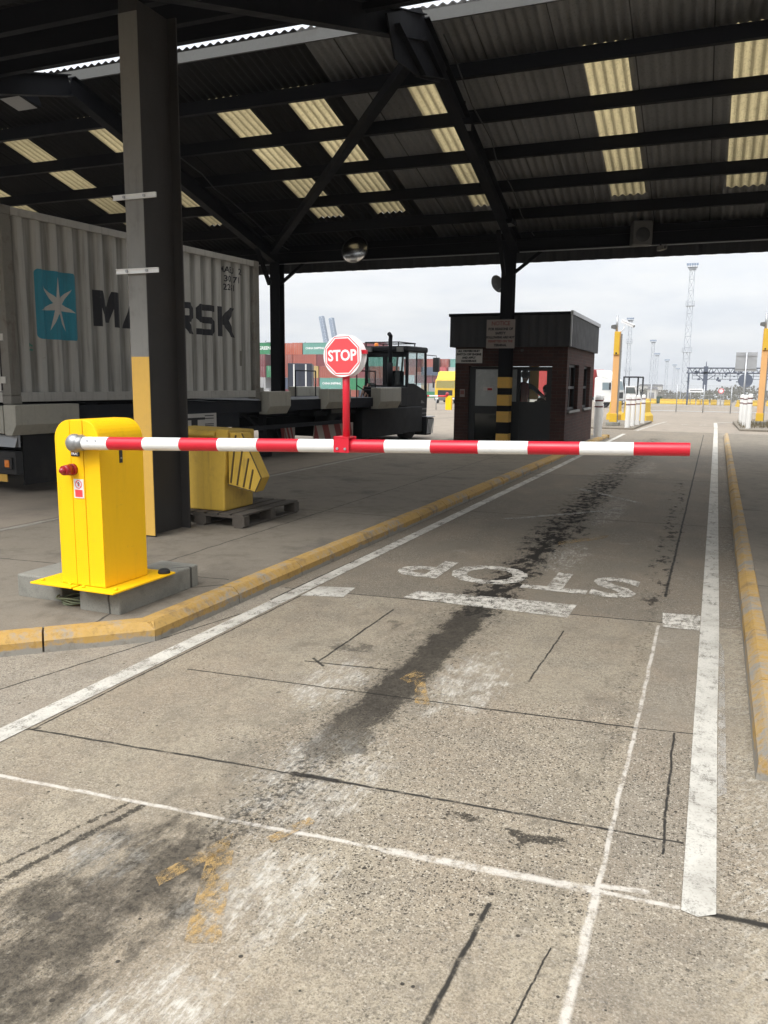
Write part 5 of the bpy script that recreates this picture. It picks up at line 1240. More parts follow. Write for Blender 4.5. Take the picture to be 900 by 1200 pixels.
def camera_post(x, y, z, h, rz, label):
    t = thing('camera_post', label, 'post', (x, y, z), rz, 'orange posts flanking the lane')
    mb = MB(); mb.box(-.24, .24, -.22, .22, 0, .13); mb.build('footing', M['plinth'], t, bevel=.02)
    mb = MB(); mb.prism([(-.125, .13), (.125, .13), (.125, .42), (.11, .44), (.11, h-.02), (-.11, h-.02), (-.11, .44), (-.125, .42)], 'y', -.10, .10); mb.build('column', M['post_orange'], t, bevel=.008)
    mb = MB(); mb.box(-.135, .135, -.115, .115, .13, .45); mb.build('base_sleeve', M['post_yellow'], t, bevel=.008)
    mb = MB(); mb.box(.112, .165, -.06, .06, .15, h-.1); mb.build('cable_duct', M['flashing'], t)
    mb = MB(); mb.box(-.10, .09, -.16, -.103, h-.85, h-.02); b = mb.build('call_box', M['post_yellow'], t, bevel=.012)
    mb = MB(); mb.box(-.035, .025, -.166, -.16, h-.83, h-.77); mb.build('lens', M['black_plastic'], b)
    mb = MB(); mb.cyl((-.05, 0, h-.02), (-.05, 0, h+.56), .045, n=14); mb.build('mast', M['galv'], t)
    mb = MB(); mb.prism([(-.22, h+.10), (-.08, h+.06), (-.08, h+.24), (-.22, h+.22)], 'y', -.08, .08); mb.cyl((-.22, 0, h+.16), (-.25, 0, h+.16), .06, n=12); mb.build('floodlamp', M['grey_plastic'], t)
    mb = MB(); mb.tube([(.05, 0, h-.02), (.16, -.02, h+.02), (.22, -.03, h+.12), (.22, -.03, h+.2)], .018, 8); mb.build('bracket', M['disc_white'], t)
    mb = MB(); mb.bar((.12, -.02, h+.36), (.56, -.12, h+.16), .12, .11); mb.bar((.11, -.02, h+.41), (.58, -.13, h+.20), .16, .02); mb.build('camera', M['disc_white'], t, bevel=.01)
    mb = MB(); mb.cyl((.555, -.12, h+.163), (.58, -.125, h+.152), .04, n=12); mb.build('lens', M['black_plastic'], t)
camera_post(-3.50, 31.2, .06, 3.45, 0, 'tall orange post with camera and lamp standing left of the lane among bollards')
camera_post(1.66, 35.4, .06, 3.75, 0, 'tall orange post with camera at the right edge of the lane')

M['block_yellow'] = pm('block_yellow', (.62, .40, .03), .55, var=.12, dirt=.3, dcol=(.4, .27, .06))
M['block_white'] = pm('block_white', (.6, .57, .52), .6, var=.08, dirt=.25)
blk = MB(); blk.prism([(-.28, 0), (.28, 0), (.26, .3), (.13, .45), (.11, .95), (-.11, .95), (-.13, .45), (-.26, .3)], 'x', -.5, .5)
B0 = blk.build('barrier_block', M['block_yellow'], None, bevel=.02)
first = [True]
def block(x, y, rz, label, group, sc=1.0, white=False):
    o = B0 if first[0] else B0.copy()
    if not first[0]: COL.objects.link(o)
    first[0] = False
    if white: o.data = B0.data.copy(); o.data.materials[0] = M['block_white']
    o.location = (x, y, gz(y)); o.rotation_euler = (0, 0, rz); o.scale = (sc, sc, sc)
    return tag(o, label, 'barrier block', group)
for i, (x, sc, wh) in enumerate([(-12.8, 1, 0), (-11.75, 1, 0), (-10.7, 1, 0), (-9.3, 1, 0), (-8.25, 1, 0), (-7.2, 1, 0), (-6.1, 1, 0), (-5.0, 1, 0), (-3.9, 1, 0), (-2.7, 1, 0), (-1.6, 1, 0), (-.3, 1, 0), (.8, 1, 1), (1.9, 1, 0), (4.6, 1, 0), (6.2, 1, 0), (7.3, 1, 0), (8.4, 1, 0)]):
    block(x, 165 - i*.9, R(-3 + (i*37 % 7)), ('white' if wh else 'yellow') + ' barrier block, %s from the left in the long row behind the mesh fence' % ORD[i], 'yellow barrier blocks in the far row', sc*1.0, wh)
block(3.1, 128, R(70), 'yellow barrier block turned end on and set nearer than the far row', 'loose yellow barrier blocks')
for x, y, lb in ((-4.25, 38.6, 'yellow barrier block behind the left orange post, at the left'), (-3.55, 38.2, 'yellow barrier block behind the white bollards, in the middle'), (-2.9, 37.8, 'yellow barrier block behind the white bollards, the right end')):
    block(x, y, R(75), lb, 'yellow blocks behind the bollards', .92)
# weeds on the far right island
M['weed'] = pm('dry_weed', (.13, .105, .06), .9, var=.4)
mb = MB(); rn = random.Random(4)
for i in range(900):
    x, y = rn.uniform(.9, 2.6), rn.uniform(32.2, 37.5); h = rn.uniform(.05, .22); a = rn.uniform(0, 6.28); w = .012
    dx, dy = math.cos(a), math.sin(a)
    mb.add([(x-dx*w, y-dy*w, .06), (x+dx*w, y+dy*w, .06), (x+rn.uniform(-.08, .08), y+rn.uniform(-.08, .08), .06+h)], [(0, 1, 2)])
tag(mb.build('weeds', M['weed'], recalc=False), 'dry brown weeds on the island by the right bollards', 'weeds', kind='stuff')

fen = thing('mesh_fence', 'grey wire mesh fence on thin posts across the yard beyond the lane', 'fence', (0, 64, gz(64)))
mb = MB()
for i in range(10): 
    x = -6.4 + i*1.86; mb.cyl((x, 0, 0), (x, 0, 2.05), .035, n=8)
mb.each('post', M['galv'], fen)
mb = MB()
for i in range(170):
    x = -6.4 + i*.1; mb.cyl((x, .02, .1), (x, .02, 2.0), .0045, n=4, caps=False)
for z in (.1, .12, .5, .9, 1.3, 1.7, 2.0): mb.cyl((-6.4, .02, z), (10.4, .02, z), .012 if z < .15 else .006, n=4, caps=False)
mb.build('mesh_panel', M['galv'], fen, recalc=False)

t = thing('back_of_sign', 'square grey back of a traffic sign on a pole beside the right bollards', 'sign', (1.15, 40, gz(40)))
mb = MB(); mb.box(-.44, .44, -.004, .004, 2.3, 3.14); mb.build('panel', M['galv'], t)
mb = MB()
for z in (2.42, 3.0): mb.box(-.44, .44, -.03, -.004, z-.02, z+.02)
mb.each('stiffener', M['galv'], t)
mb = MB(); mb.cyl((0, -.06, 0), (0, -.06, 3.16), .038, n=12); mb.build('pole', M['galv'], t)

# second barrier out in the yard
t = thing('barrier', 'distant yellow barrier with a red dome and striped boom left of the kiosk', 'barrier', (-16.9, 53, gz(53)))
mb = MB(); mb.prism(arch(-.2, .2, -.2, .2, 0, .95, .1), 'y', -.15, .15); mb.build('cabinet', M['cab_yellow'], t)
mb = MB(); mb.ball((-.1, -.1, 1.05), .13, 8, 0, (1, 1, 1.2)); mb.build('dome', M['lamp_red'], t)
mb = MB()
for i in range(8): mb.cyl((-.1-i*.62, -.2, .93), (-.1-(i+1)*.62, -.2, .93), .055, n=10, m=i % 2)
mb.build('boom', [M['boom_red'], M['boom_white']], t)
mb = MB(); mb.cyl((-.85, -.2, 0), (-.85, -.2, .9), .03, n=8); mb.build('rest_post', M['galv'], t)

# ------------------------------------------------------------------ far lorries
M['lorry_yellow'] = pm('lorry_yellow', (.68, .42, .02), .4, var=.08, dirt=.15)
M['lorry_white'] = pm('lorry_white', (.68, .68, .66), .4, var=.05, dirt=.2, dcol=(.4, .37, .33))
M['lorry_red'] = pm('box_red', (.48, .05, .045), .5, var=.1, dirt=.2, dcol=(.3, .05, .04))
M['lorry_navy'] = pm('box_navy', (.022, .027, .045), .5, var=.2, dirt=.2)
def lorry(name, label, loc, rz, cabm, boxm, boxlen, boxh=2.6):
    """front towards local -Y; cab 2.5 m wide"""
    t = thing(name, label, 'lorry', loc, rz)
    mb = MB(); mb.box(-.45, .45, .3, 2.4+boxlen, .75, .98); mb.build('chassis', M['navy_chassis'], t)
    mb = MB(); mb.prism([(0, .55), (2.1, .55), (2.1, 2.95), (1.9, 3.05), (.35, 2.75), (.08, 1.75)], 'x', -1.22, 1.22); cb = mb.build('cab', cabm, t, bevel=.06, segs=3)
    mb = MB(); mb.prism([(.4, 2.78), (1.9, 3.07), (2.05, 3.75), (1.6, 3.7)], 'x', -1.1, 1.1); mb.build('wind_deflector', cabm, t, bevel=.05)
    mb = MB(); mb.add([(-1.1, .05, 1.78), (1.1, .05, 1.78), (1.08, .31, 2.65), (-1.08, .31, 2.65)], [(0, 1, 2, 3)]); mb.build('windscreen', M['blue_glass'], cb)
    mb = MB()
    for x in (-1.228, 1.228): mb.add([(x, .3, 1.75), (x, 1.2, 1.75), (x, 1.2, 2.5), (x, .5, 2.5)], [(0, 1, 2, 3)])
    mb.each('side_window', M['blue_glass'], cb)
    mb = MB(); mb.box(-.85, .85, -.015, .03, .95, 1.55); mb.build('grille', M['black_plastic'], cb)
    mb = MB(); mb.box(-1.25, 1.25, -.08, .2, .35, .75); mb.build('bumper', M['grey_plastic'], t, bevel=.04)
    mb = MB()
    for x in (-.95, .95): mb.box(x-.18, x+.18, -.10, -.08, .5, .68)
    mb.each('headlight', M['disc_white'], t)
    mb = MB()
    for x in (-1.42, 1.42): mb.box(x-.1, x+.1, .2, .3, 1.8, 2.5)
    mb.each('mirror', M['black_plastic'], t)
    for y in (.95, 2.4+boxlen*.6, 2.4+boxlen*.78):
        for x, o_ in ((-1.05, -1), (1.05, 1)): wheel(t, x, y, .5, .3, o_)
    if boxm:
        mb = MB(); mb.box(-1.22, 1.22, 2.4, 2.4+boxlen, 1.05, 1.05+boxh); bx = mb.build('load_box', boxm, t, bevel=.03)
        mb = MB()
        for i in range(int(boxlen/.6)):
            for x in (-1.235, 1.235): mb.box(min(x, x*.985), max(x, x*.985), 2.5+i*.6, 2.6+i*.6, 1.2, .9+boxh)
        mb.build('side_ribs', boxm, bx)
    return t
lorry('lorry', 'yellow lorry facing the gate, half hidden behind the left edge of the kiosk', (-29.2, 90, gz(90)), R(8), M['lorry_yellow'], M['lorry_yellow'], 6)
lorry('lorry', 'white lorry cab hauling a red box, behind the orange post', (-9.0, 84, gz(84)), R(68), M['lorry_white'], M['lorry_red'], 6.5, 2.75)
t = thing('box_trailer', 'dark navy box trailer seen from behind with two pale upright strips', 'trailer', (-40.2, 75, gz(75)), R(26))
mb = MB(); mb.box(-1.25, 1.25, 0, 9, 1.25, 4.0); bx = mb.build('load_box', M['lorry_navy'], t, bevel=.03)
mb = MB()
for x in (-.62, .62): mb.box(x-.07, x+.07, -.02, 0, 1.35, 3.9)
mb.each('pale_strip', M['lorry_white'], bx)
mb = MB()
for x in (-1.2, 0, 1.2): mb.box(x-.03, x+.03, -.03, 0, 1.3, 3.95)
mb.each('door_bar', M['black_plastic'], bx)
mb = MB(); mb.box(-1.25, 1.25, -.05, .1, .5, .75); mb.build('bumper', M['black_plastic'], t)
for y in (1.5, 2.8):
    for x, o_ in ((-1.05, -1), (1.05, 1)): wheel(t, x, y, .5, .3, o_)
# white yard tractor with dark frame to the right of the lorry
t = thing('yard_tractor', 'white yard tractor with a dark protective frame right of the orange post', 'tractor', (-8.4, 92, gz(92)), R(82))
mb = MB(); mb.box(-1.1, 1.1, -1.0, 2.4, .5, 1.0); mb.build('chassis', M['lorry_white'], t, bevel=.05)
mb = MB(); mb.prism([(-.9, 1.0), (1.0, 1.0), (1.0, 2.3), (-.5, 2.3)], 'x', -1.1, .2); cb = mb.build('cab', M['lorry_white'], t, bevel=.05)
mb = MB(); mb.prism([(-.6, 1.5), (.9, 1.5), (.9, 2.15), (-.4, 2.15)], 'x', -1.115, .215); mb.build('cab_windows', M['dark_glass'], cb)
mb = MB()
for x in (-1.15, 1.15):
    for y in (-.75, .75): mb.bar((x, y, .9), (x, y, 3.3), .14, .14)
mb.bar((-1.15, -.75, 3.25), (-1.15, .75, 3.25), .14, .14); mb.bar((1.15, -.75, 3.25), (1.15, .75, 3.25), .14, .14); mb.bar((-1.15, -.75, 3.25), (1.15, -.75, 3.25), .14, .14); mb.bar((-1.15, .75, 3.25), (1.15, .75, 3.25), .14, .14)
mb.build('protective_frame', M['black_steel'], t)
mb = MB(); mb.box(.3, 1.0, -.9, .8, 1.0, 1.7); mb.build('engine_housing', M['black_plastic'], t, bevel=.05)
for y in (-.3, 1.7):
    for x, o_ in ((-.95, -1), (.95, 1)): wheel(t, x, y, .52, .35, o_)

# ------------------------------------------------------------------ container stacks
CC = dict(green=(.02, .19, .075), teal=(.12, .30, .25), orange=(.46, .11, .055), brick=(.30, .075, .05), maroon=(.17, .035, .04), yellow=(.47, .32, .08), navy=(.055, .075, .12), grey=(.33, .33, .33), red=(.45, .04, .045), tan=(.36, .27, .16), pale=(.45, .47, .45))
for n_, c_ in CC.items(): M['c_'+n_] = pm('container_'+n_, k(c_, 1.0), .6, var=.1, sc=.6, dirt=.15, dcol=k(c_, .5), streak=.2)
CW_ = {}
def stack_container(x, y, z, along_x, col, label, L=6.06, text=None, group='stacked containers across the yard'):
    """a whole box with ribbed sides, corner posts and doors; long side faces us if along_x"""
    w, d = (L, 2.44) if along_x else (2.44, L)
    t = thing('stacked_container', label, 'container', (x, y, z), 0, group)
    H = 2.59
    key = (w, d)
    if key not in CW_:
        mb = MB(); n = int((w-.3)/.14); pts = []
        for i in range(n+1):
            xx = .15 + (w-.3)*i/n; pts.append((xx, .02 + (.04 if i % 4 in (1, 2) else 0)))
        mb.prism(pts + [(xx, .09) for xx, _ in pts[::-1]], 'z', .14, H-.1)
        mb.box(.02, .06, .15, d-.15, .14, H-.1); mb.box(w-.06, w-.02, .15, d-.15, .14, H-.1); mb.box(.1, w-.1, d-.08, d-.04, .14, H-.1); mb.box(.05, w-.05, .05, d-.05, H-.07, H-.05)
        f = MB()
        for xx in (0, w-.14):
            for yy in (0, d-.14): f.box(xx, xx+.14, yy, yy+.14, 0, H)
        f.box(.14, w-.14, 0, .08, 0, .14); f.box(.14, w-.14, 0, .08, H-.1, H); f.box(0, .08, .14, d-.14, 0, .14); f.box(w-.08, w, .14, d-.14, 0, .14); f.box(0, .08, .14, d-.14, H-.1, H); f.box(w-.08, w, .14, d-.14, H-.1, H)
        CW_[key] = (mb, f)
    mb, f = CW_[key]
    mb.build('panel', M['c_'+col], t); f.build('frame', M['c_'+col], t)
    if not along_x:
        b = MB()
        for xx in (.5, .95, 1.5, 1.95): b.cyl((xx, -.02, .1), (xx, -.02, H-.08), .022, n=6)
        b.each('locking_bar', M['galv'], t)
    if text: lettering(text[0], text[1], facing(w*text[2], .012, H*.52), M['disc_white'], t, bold=.02, depth=.01)
    return t
TZ = [-3.1, -.5, 2.1, 4.7, 7.3]          # tier heights
Y1 = 165
POS = ['bottom', 'second', 'third', 'fourth', 'top']
def cont_rows(rows, y, tz, L, where, base=None):
    for tier, items in rows:
        for i, (x, ax, col, extra) in enumerate(items):
            lb = '%s container on %s tier, %s' % (col.replace('brick', 'brick red').replace('tan', 'tan brown').replace('pale', 'pale grey'), POS[tier], extra[0])
            stack_container(x, y + extra[1], tz[tier], ax, col, lb, L, extra[2] if len(extra) > 2 else None, where)
# seen left and right of the second far column and around the stop sign
GA = 'stacked containers left of the tractor'
cont_rows([(4, [(-101.2, True, 'green', ('white lettered, left of the far left column', -2, ('EVERGREEN', 1.0, .60))), (-92.9, False, 'orange', ('end on, just right of the far left column', 1)), (-90.3, False, 'orange', ('end on, left of the teal lettered one', 0)), (-87.6, True, 'teal', ('white lettered, up beside the stop sign', 0, ('CHINA SHIPPING', .62, .5))), (-81.3, True, 'teal', ('hidden partly by the stop sign', 0)), (-75.0, True, 'maroon', ('right behind the tractor cab', 3))]),
           (3, [(-101.4, False, 'maroon', ('end on, under the green lettered one', -2)), (-98.8, False, 'maroon', ('second end on under the green lettered one', -2)), (-95.5, False, 'brick', ('end on, mostly behind the far left column', 0)), (-92.9, False, 'brick', ('end on, right of the far left column', 0)), (-90.3, True, 'brick', ('long side out, under the end-on orange ones', 0)), (-84.1, True, 'maroon', ('long side out, left of the stop sign', 0)), (-77.8, True, 'green', ('seen through the tractor cab', 0)), (-71.6, True, 'teal', ('far right behind the tractor cab', 0))]),
           (2, [(-101.4, False, 'maroon', ('end on, lower left of the far left column', -2)), (-98.8, False, 'maroon', ('end on, beside the dark green one', -2)), (-96.0, False, 'green', ('end on, against the far left column', -2)), (-92.9, True, 'brick', ('behind the navy box trailer', 0)), (-86.2, False, 'yellow', ('end on, right of the navy box trailer', 0)), (-83.5, True, 'brick', ('long side out, right of the yellow one', 0)), (-77.3, True, 'maroon', ('right of the stop sign post', 0)), (-71.0, True, 'brick', ('low behind the tractor cab', 0))]),
           (1, [(-101.4, False, 'pale', ('end on, lowest seen left of the far left column', -2)), (-98.8, False, 'grey', ('end on, low by the far left column', -2)), (-92.4, True, 'navy', ('hidden behind the navy box trailer', 0)), (-86.1, False, 'brick', ('end on, under the yellow one', 0)), (-83.4, True, 'teal', ('white lettered, low beside the stop sign post', 0, ('CHINA SHIPPING', .62, .5))), (-77.2, True, 'green', ('low, right of the stop sign post', 0)), (-70.9, True, 'maroon', ('low, behind the tractor', 0))]),
           (0, [(-101.4, True, 'grey', ('far left, mostly hidden', -2)), (-92.5, True, 'maroon', ('under the navy one, mostly hidden', 0)), (-86.2, True, 'navy', ('low in front of the trailer deck', 0)), (-79.9, True, 'brick', ('under the green one, mostly hidden', 0)), (-73.5, True, 'navy', ('behind the tractor, mostly hidden', 0))])], Y1, [-2.95, -.35, 2.26, 4.87, 7.47], 6.06, GA)
# seen between the tractor and the kiosk
GB = 'stacked containers between the tractor and the kiosk'
cont_rows([(4, [(-95.5, True, 'maroon', ('left one of the right stack', 0)), (-89.3, True, 'brick', ('just right of the tractor mirror', 0)), (-83.0, False, 'brick', ('end on, middle of the right stack', 1)), (-80.2, True, 'teal', ('right end, touching the kiosk edge', 2))]),
           (3, [(-95.4, True, 'brick', ('behind the tractor mirror', 0)), (-89.2, True, 'navy', ('under the brick red ones', -.6)), (-82.9, False, 'red', ('bright, end on above the yellow lorry', -1.5)), (-80.1, True, 'pale', ('at the kiosk edge', 0))]),
           (2, [(-91.7, True, 'maroon', ('left, below the navy one', 0)), (-85.4, True, 'maroon', ('behind the yellow lorry roof', 0)), (-79.1, True, 'brick', ('hidden behind the kiosk edge', 0))]),
           (1, [(-89.3, False, 'tan', ('end on, right of the tractor cab', 0)), (-86.6, False, 'grey', ('end on, left of the yellow lorry', 0)), (-83.9, True, 'pale', ('behind the yellow lorry', 0))]),
           (0, [(-89.3, True, 'green', ('low, left of the yellow lorry', 0)), (-83.0, True, 'maroon', ('hidden behind the yellow lorry', 0))])], 250, [-4.1, -1.5, 1.12, 3.73, 6.34], 6.06, GB)

# ------------------------------------------------------------------ masts, cranes, gantry, far buildings
M['far_steel'] = pm('far_steel', (.40, .43, .47), .6, var=.05)
M['far_blue'] = pm('crane_blue', (.20, .26, .36), .6, var=.05)
M['far_dark'] = pm('gantry_dark', (.07, .085, .12), .6, var=.1)
def mast(x, y, ztop, label, w=.9, det=1.0, r=.05):
    z0 = gz(y); H = ztop - z0
    t = thing('light_mast', label, 'mast', (x, y, z0), 0, 'lattice light masts across the yard')
    mb = MB(); n = max(8, int(H/(w*1.6))); wt = w*.62
    def cw(z): return (w + (wt-w)*z/H)/2
    def C4(z): a = cw(z); return [(-a, -a, z), (a, -a, z), (a, a, z), (-a, a, z)]
    for i in range(n):
        a, b = C4(H*i/n*.97), C4(H*(i+1)/n*.97)
        for q in range(4):
            mb.cyl(a[q], b[q], r, n=4, caps=False, smooth=False); mb.cyl(a[q], b[(q+1) % 4], r*.55, n=3, caps=False, smooth=False); mb.cyl(b[q], b[(q+1) % 4], r*.5, n=3, caps=False, smooth=False)
    mb.build('lattice', M['far_steel'], t, recalc=False)
    for f in ((.37, .70) if det >= 1 else ()):
        z = H*f; p = MB(); a = cw(z)+.35
        p.box(-a, a, -a, a, z, z+.05)
        for zz in (z+.5, z+1.0):
            for s_, q_ in (((-a, -a, zz), (a, -a, zz)), ((a, -a, zz), (a, a, zz)), ((a, a, zz), (-a, a, zz)), ((-a, a, zz), (-a, -a, zz))): p.cyl(s_, q_, .03, n=4)
        for xx in (-a, a):
            for yy in (-a, a): p.cyl((xx, yy, z), (xx, yy, z+1.0), .03, n=4)
        p.build('platform', M['far_steel'], t)
    h = MB(); a = cw(H)+.35*w
    h.box(-a, a, -a, a, H*.97, H*.97+.08); h.box(-a*.75, a*.75, -a*.75, a*.75, H*.955, H*.97); h.build('head_frame', M['far_steel'], t)
    l = MB()
    for i in range(5):
        xx = -a*1.0 + i*a*2.0/4; zz = H*.97+.25*w
        l.box(xx-.14*w, xx+.14*w, -a-.2, -a+.1, zz, zz+.3*w); l.box(xx-.03, xx+.03, -a-.08, -a, H*.97, zz)
    l.build('lamp_bank', M['far_blue'], t)
mast(-6.9, 200, 28.6, 'tallest lattice light mast with a lamp head, rising right of the lane above everything', 1.55, 1, .075)
mast(-21.7, 220, 18.4, 'lattice light mast just right of the left orange post, second tallest', 1.1, 1, .06)
mast(-21.5, 300, 16.7, 'lattice light mast third in height, in the gap right of the orange post', 1.35, 0, .075)
mast(-22.6, 340, 13.5, 'lattice light mast fourth in height, close to the right of the third', 1.35, 0, .075)
mast(-21.5, 390, 12.5, 'small far lattice light mast, fifth along the line', 1.4, 0, .08)
mast(-21.0, 450, 11.6, 'very small far lattice light mast, sixth along the line', 1.4, 0, .09)
mast(-21.4, 500, 10.6, 'smallest and farthest lattice light mast, next to the tallest one', 1.4, 0, .09)

def lattice(mb, p, q, w, n, r):
    """square lattice boom from p to q"""
    p, q = Vector(p), Vector(q); d = (q-p).normalized(); s_ = d.cross(Vector((0, 0, 1)) if abs(d.z) < .9 else Vector((0, 1, 0))).normalized(); u = s_.cross(d)
    def C4(f): c = p.lerp(q, f); return [c + s_*a*w/2 + u*b*w/2 for a, b in ((-1, -1), (1, -1), (1, 1), (-1, 1))]
    for i in range(n):
        a, b = C4(i/n), C4((i+1)/n)
        for j in range(4):
            mb.cyl(a[j], b[j], r, n=4, caps=False, smooth=False); mb.cyl(a[j], b[(j+1) % 4], r*.6, n=3, caps=False, smooth=False); mb.cyl(b[j], b[(j+1) % 4], r*.6, n=3, caps=False, smooth=False)
def quay_crane(x, label, lean, H, topz):
    y = 500; t = thing('quay_crane', label, 'crane', (x, y, gz(y)), 0, 'quay cranes behind the container stacks')
    z0 = gz(y); mb = MB(); lattice(mb, (0, 0, 28), (lean, 0, topz-z0), 2.4, 14, .32); mb.build('boom', M['far_blue'], t, recalc=False)
    mb = MB()
    for sx_ in (-7, 7):
        for sy in (0, 16): mb.bar((sx_+4, sy, 0), (sx_*.7+4, sy, 30), 1.3, 1.3)
    mb.bar((-3, 0, 28), (11, 0, 28), 1.2, 1.6); mb.bar((-3, 16, 28), (11, 16, 28), 1.2, 1.6); mb.bar((4, 0, 28), (4, 30, 28), 1.4, 1.6); mb.bar((0, 8, 14), (8, 8, 14), 1, 1)
    mb.build('portal', M['far_blue'], t)
quay_crane(-246.0, 'blue quay crane with its boom raised, left of the pair above the stop sign', -5.2, 40, 44.5)
quay_crane(-239.3, 'blue quay crane with its boom raised, right of the pair above the stop sign', -4.5, 40, 43.2)
def stack_crane(x, y, z, label, sc=1.0):
    t = thing('stacking_crane', label, 'crane', (x, y, gz(y)), 0, 'stacking cranes above the containers')
    mb = MB(); h = z-gz(y)
    for sx_ in (-4.5*sc, 4.5*sc): mb.bar((sx_*1.0, 0, 0), (sx_*.35, 0, h-2), .7, .7); mb.bar((sx_, 12, 0), (sx_*.35, 12, h-2), .7, .7)
    mb.build('legs', M['far_dark'], t)
    mb = MB(); mb.box(-3*sc, 3*sc, -1, 13, h-2.2, h-1.2); mb.box(-1.6*sc, 1.8*sc, 1, 5, h-1.2, h); mb.bar((-2, 0, h-.6), (-1, 0, h+1.0), .3, .3); mb.bar((1.5*sc, 0, h-1), (5.5*sc, 0, h-3.2), .4, .4); mb.build('trolley', M['far_dark'], t)
stack_crane(-262.5, 500, 26.8, 'dark stacking crane top showing above the teal lettered container')
stack_crane(-293.5, 500, 28.0, 'dark stacking crane top showing above the green lettered container')

t = thing('gantry_crane', 'long low dark lattice gantry with a big cable reel behind the fence at the right', 'gantry', (0, 150, gz(150)))
z0 = -gz(150)
mb = MB(); 
for yy in (0, 3):
    for zz in (3.6, 4.45): mb.cyl((-5, yy, zz+z0), (16, yy, zz+z0), .09, n=5)
    for i in range(24):
        xa = -5 + i*.875; mb.cyl((xa, yy, 3.6+z0), (xa+.4375, yy, 4.45+z0), .045, n=3); mb.cyl((xa+.4375, yy, 4.45+z0), (xa+.875, yy, 3.6+z0), .045, n=3)
for zz in (3.1, 2.55): mb.cyl((-4, 0, zz+z0), (12, 0, zz+z0), .06, n=4)
for i in range(14): mb.cyl((-4+i*1.2, 0, 2.55+z0), (-4+i*1.2, 0, 3.6+z0), .05, n=3)
mb.build('truss', M['far_dark'], t, recalc=False)
mb = MB(); rn = random.Random(2)
mb.box(-2.25, -1.55, -.4, .4, .6+z0, 4.7+z0); mb.cyl((-1.9, 0, 4.7+z0), (-1.9, 0, 5.5+z0), .07); mb.box(-2.6, -1.2, -.4, .4, 3.4+z0, 3.8+z0); mb.bar((-1.9, 0, 2.2+z0), (-3.4, 0, 3.3+z0), .12, .12); mb.bar((-1.9, 0, 2.2+z0), (-.3, 0, 3.3+z0), .12, .12)
mb.build('machinery_tower', M['far_dark'], t)
mb = MB()
for i in range(26):
    x = rn.uniform(-5, 3.6); zz = rn.uniform(2.0, 3.8)+z0; mb.box(x-rn.uniform(.08, .3), x+rn.uniform(.08, .3), -.3, .3, zz, zz+rn.uniform(.1, .35))
mb.build('winch_gear', M['far_dark'], t)
mb = MB(); mb.cyl((4.4, -.6, 2.35+z0), (4.4, -.1, 2.35+z0), 1.15, n=36, smooth=False); mb.cyl((4.4, -.7, 2.35+z0), (4.4, -.6, 2.35+z0), .3, n=16); mb.build('cable_reel', M['far_dark'], t)
mb = MB()
for x in (-4.6, 4.4, 14): mb.bar((x, 0, 0), (x, 0, 3.6+z0), .3, .3)
mb.each('leg', M['far_dark'], t)

def plain_sign(name, label, x, y, zc, w, h, mat):
    t = thing(name, label, 'sign', (x, y, gz(y)))
    mb = MB(); mb.box(-w/2, w/2, 0, .03, zc-gz(y)-h/2, zc-gz(y)+h/2); mb.build('panel', mat, t)
    mb = MB()
    for xx in (-w*.35, w*.35): mb.cyl((xx, .07, 0), (xx, .07, zc-gz(y)+h/2), .05, n=8)
    mb.each('post', M['galv'], t)
    return t
ws = plain_sign('yard_sign', 'wide white sign board behind the fence below the gantry', -3.2, 148, .62, 2.3, .62, M['disc_white'])
mb = MB(); mb.box(-.95, .95, -.006, 0, .62-gz(148)-.10, .62-gz(148)+.06); mb.build('dark_print', M['grey_plastic'], ws)
t = thing('roundel_sign', 'small round red ringed sign on a post behind the fence', 'sign', (.75, 146, gz(146)))
mb = MB(); mb.cyl((0, 0, .6-gz(146)), (0, .03, .6-gz(146)), .42, n=24, smooth=False); mb.build('ring', M['stop_red'], t)
mb = MB(); mb.cyl((0, -.006, .6-gz(146)), (0, 0, .6-gz(146)), .30, n=24, smooth=False); mb.build('disc', M['disc_white'], t)
mb = MB(); mb.cyl((0, .06, 0), (0, .06, .9-gz(146)), .05, n=8); mb.build('post', M['galv'], t)
M['shed'] = pm('shed_white', (.5, .49, .46), .7, var=.08, sc=.3); M['shed_roof'] = pm('shed_roof', (.2, .2, .21), .7, var=.1)
for x, y, w, h, lb in ((-21.5, 300, 7.8, 5.4, 'long low pale shed far beyond the bollards'), (-12.6, 180, 1.8, 2.9, 'small white hut behind the yellow blocks near the tall mast')):
    t = thing('shed', lb, 'shed', (x, y, gz(y)))
    mb = MB(); mb.box(-w/2, w/2, 0, 4, 0, h); mb.build('wall', M['shed'], t)
    mb = MB(); mb.prism([(-w/2-.2, h), (w/2+.2, h), (w/2-.2, h+.5), (-w/2+.2, h+.5)], 'y', -.2, 4.2); mb.build('roof', M['shed_roof'], t)
    mb = MB(); mb.box(-.5, .5, -.03, 0, .1, min(h-.5, 2.2)); mb.build('door', M['shed_roof'], t)
t = thing('waste_bin', 'dark green waste bin between the yellow blocks and the shed', 'bin', (-9.98, 163, gz(163)))
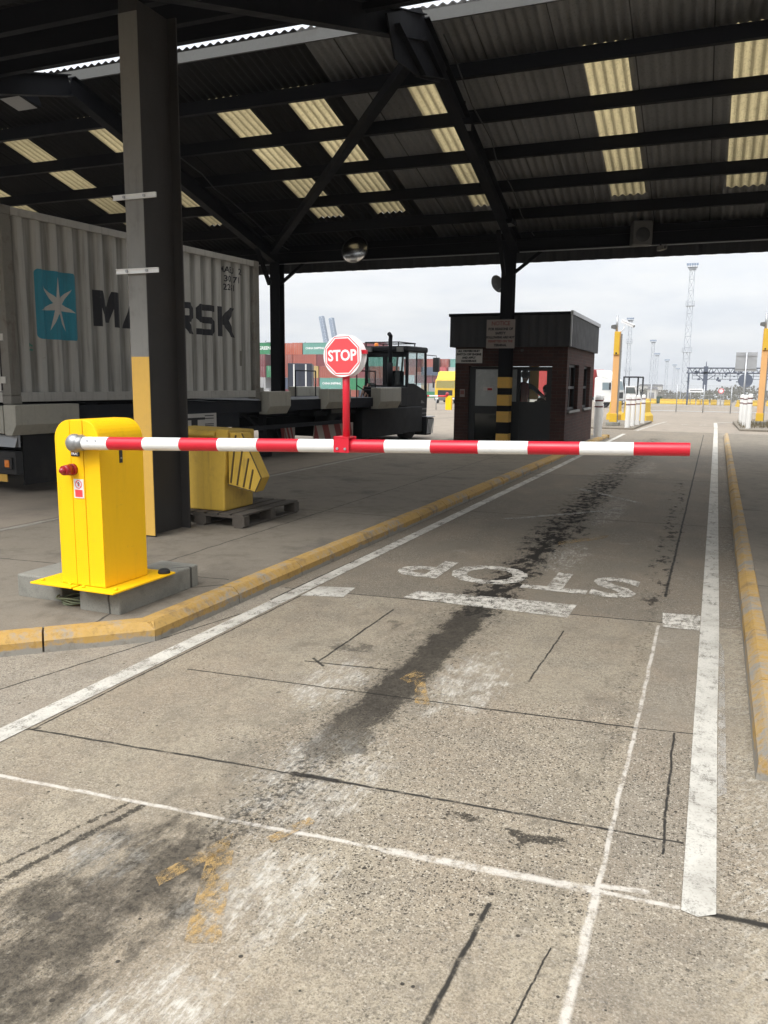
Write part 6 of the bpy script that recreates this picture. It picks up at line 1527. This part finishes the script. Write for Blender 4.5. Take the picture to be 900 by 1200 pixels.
M['bin_green'] = pm('bin_green', (.03, .06, .04), .6)
mb = MB(); mb.prism([(-.42, .1), (.42, .1), (.5, 1.2), (-.5, 1.2)], 'y', -.45, .45); mb.build('body', M['bin_green'], t, bevel=.04)
mb = MB(); mb.prism([(-.54, 1.2), (.54, 1.2), (.4, 1.42), (-.4, 1.42)], 'y', -.5, .5); mb.build('lid', M['bin_green'], t, bevel=.04)
# scrub and far clutter: bare winter scrub that reads as one mass
g = Gr('scrub'); co_ = g.coords(); oi = g.noise(co_, .08, 4.0, .6); of = g.noise(co_, 1.3, 3.0, .7)
cc = g.mix(g.ss(oi, .35, .65), (.16, .15, .13), (.13, .13, .10)); cc = g.mix(g.mul(g.ss(of, .45, .7), .6), cc, (.20, .19, .17))
M['scrub'] = g.done(g.bsdf(cc, .95, 0.0, .1))
mb = MB(); rn = random.Random(9)
for i in range(9000):
    y = rn.uniform(255, 330); x = rn.uniform(-75, 75); top = 3.4 + .9*math.sin(x*.21) + .8*math.sin(x*.083+1) + rn.uniform(-.6, .6)
    z = gz(y) + max(.0, rn.uniform(0, 1)**.75*top); s_ = rn.uniform(.18, .5); a = rn.uniform(0, 3.14); b = rn.uniform(-.6, .6)
    dx, dy = math.cos(a)*s_, math.sin(a)*s_
    mb.add([(x-dx, y-dy, z-s_*.6), (x+dx, y+dy, z-s_*.5+b*.2), (x+dx*.6, y+dy*.6, z+s_*.7), (x-dx*.7, y-dy*.7, z+s_*.6+b*.3)], [(0, 1, 2, 3)])
tag(mb.build('scrub', M['scrub'], recalc=False), 'grey brown bare scrub along the far side of the yard', 'scrub', kind='stuff')

# ------------------------------------------------------------------ thin sea haze over the far yard
g = Gr('haze'); v = g.n('ShaderNodeVolumePrincipled', {'Color': (.93, .96, 1.0), 'Density': .00045, 'Anisotropy': .2}).outputs[0]
g.nt.links.new(v, g.out.inputs[1])
mb = MB(); mb.box(-900, 900, -90, 1500, gz(1400)-3, 50)
tag(mb.build('haze', g.mat), kind='stuff')
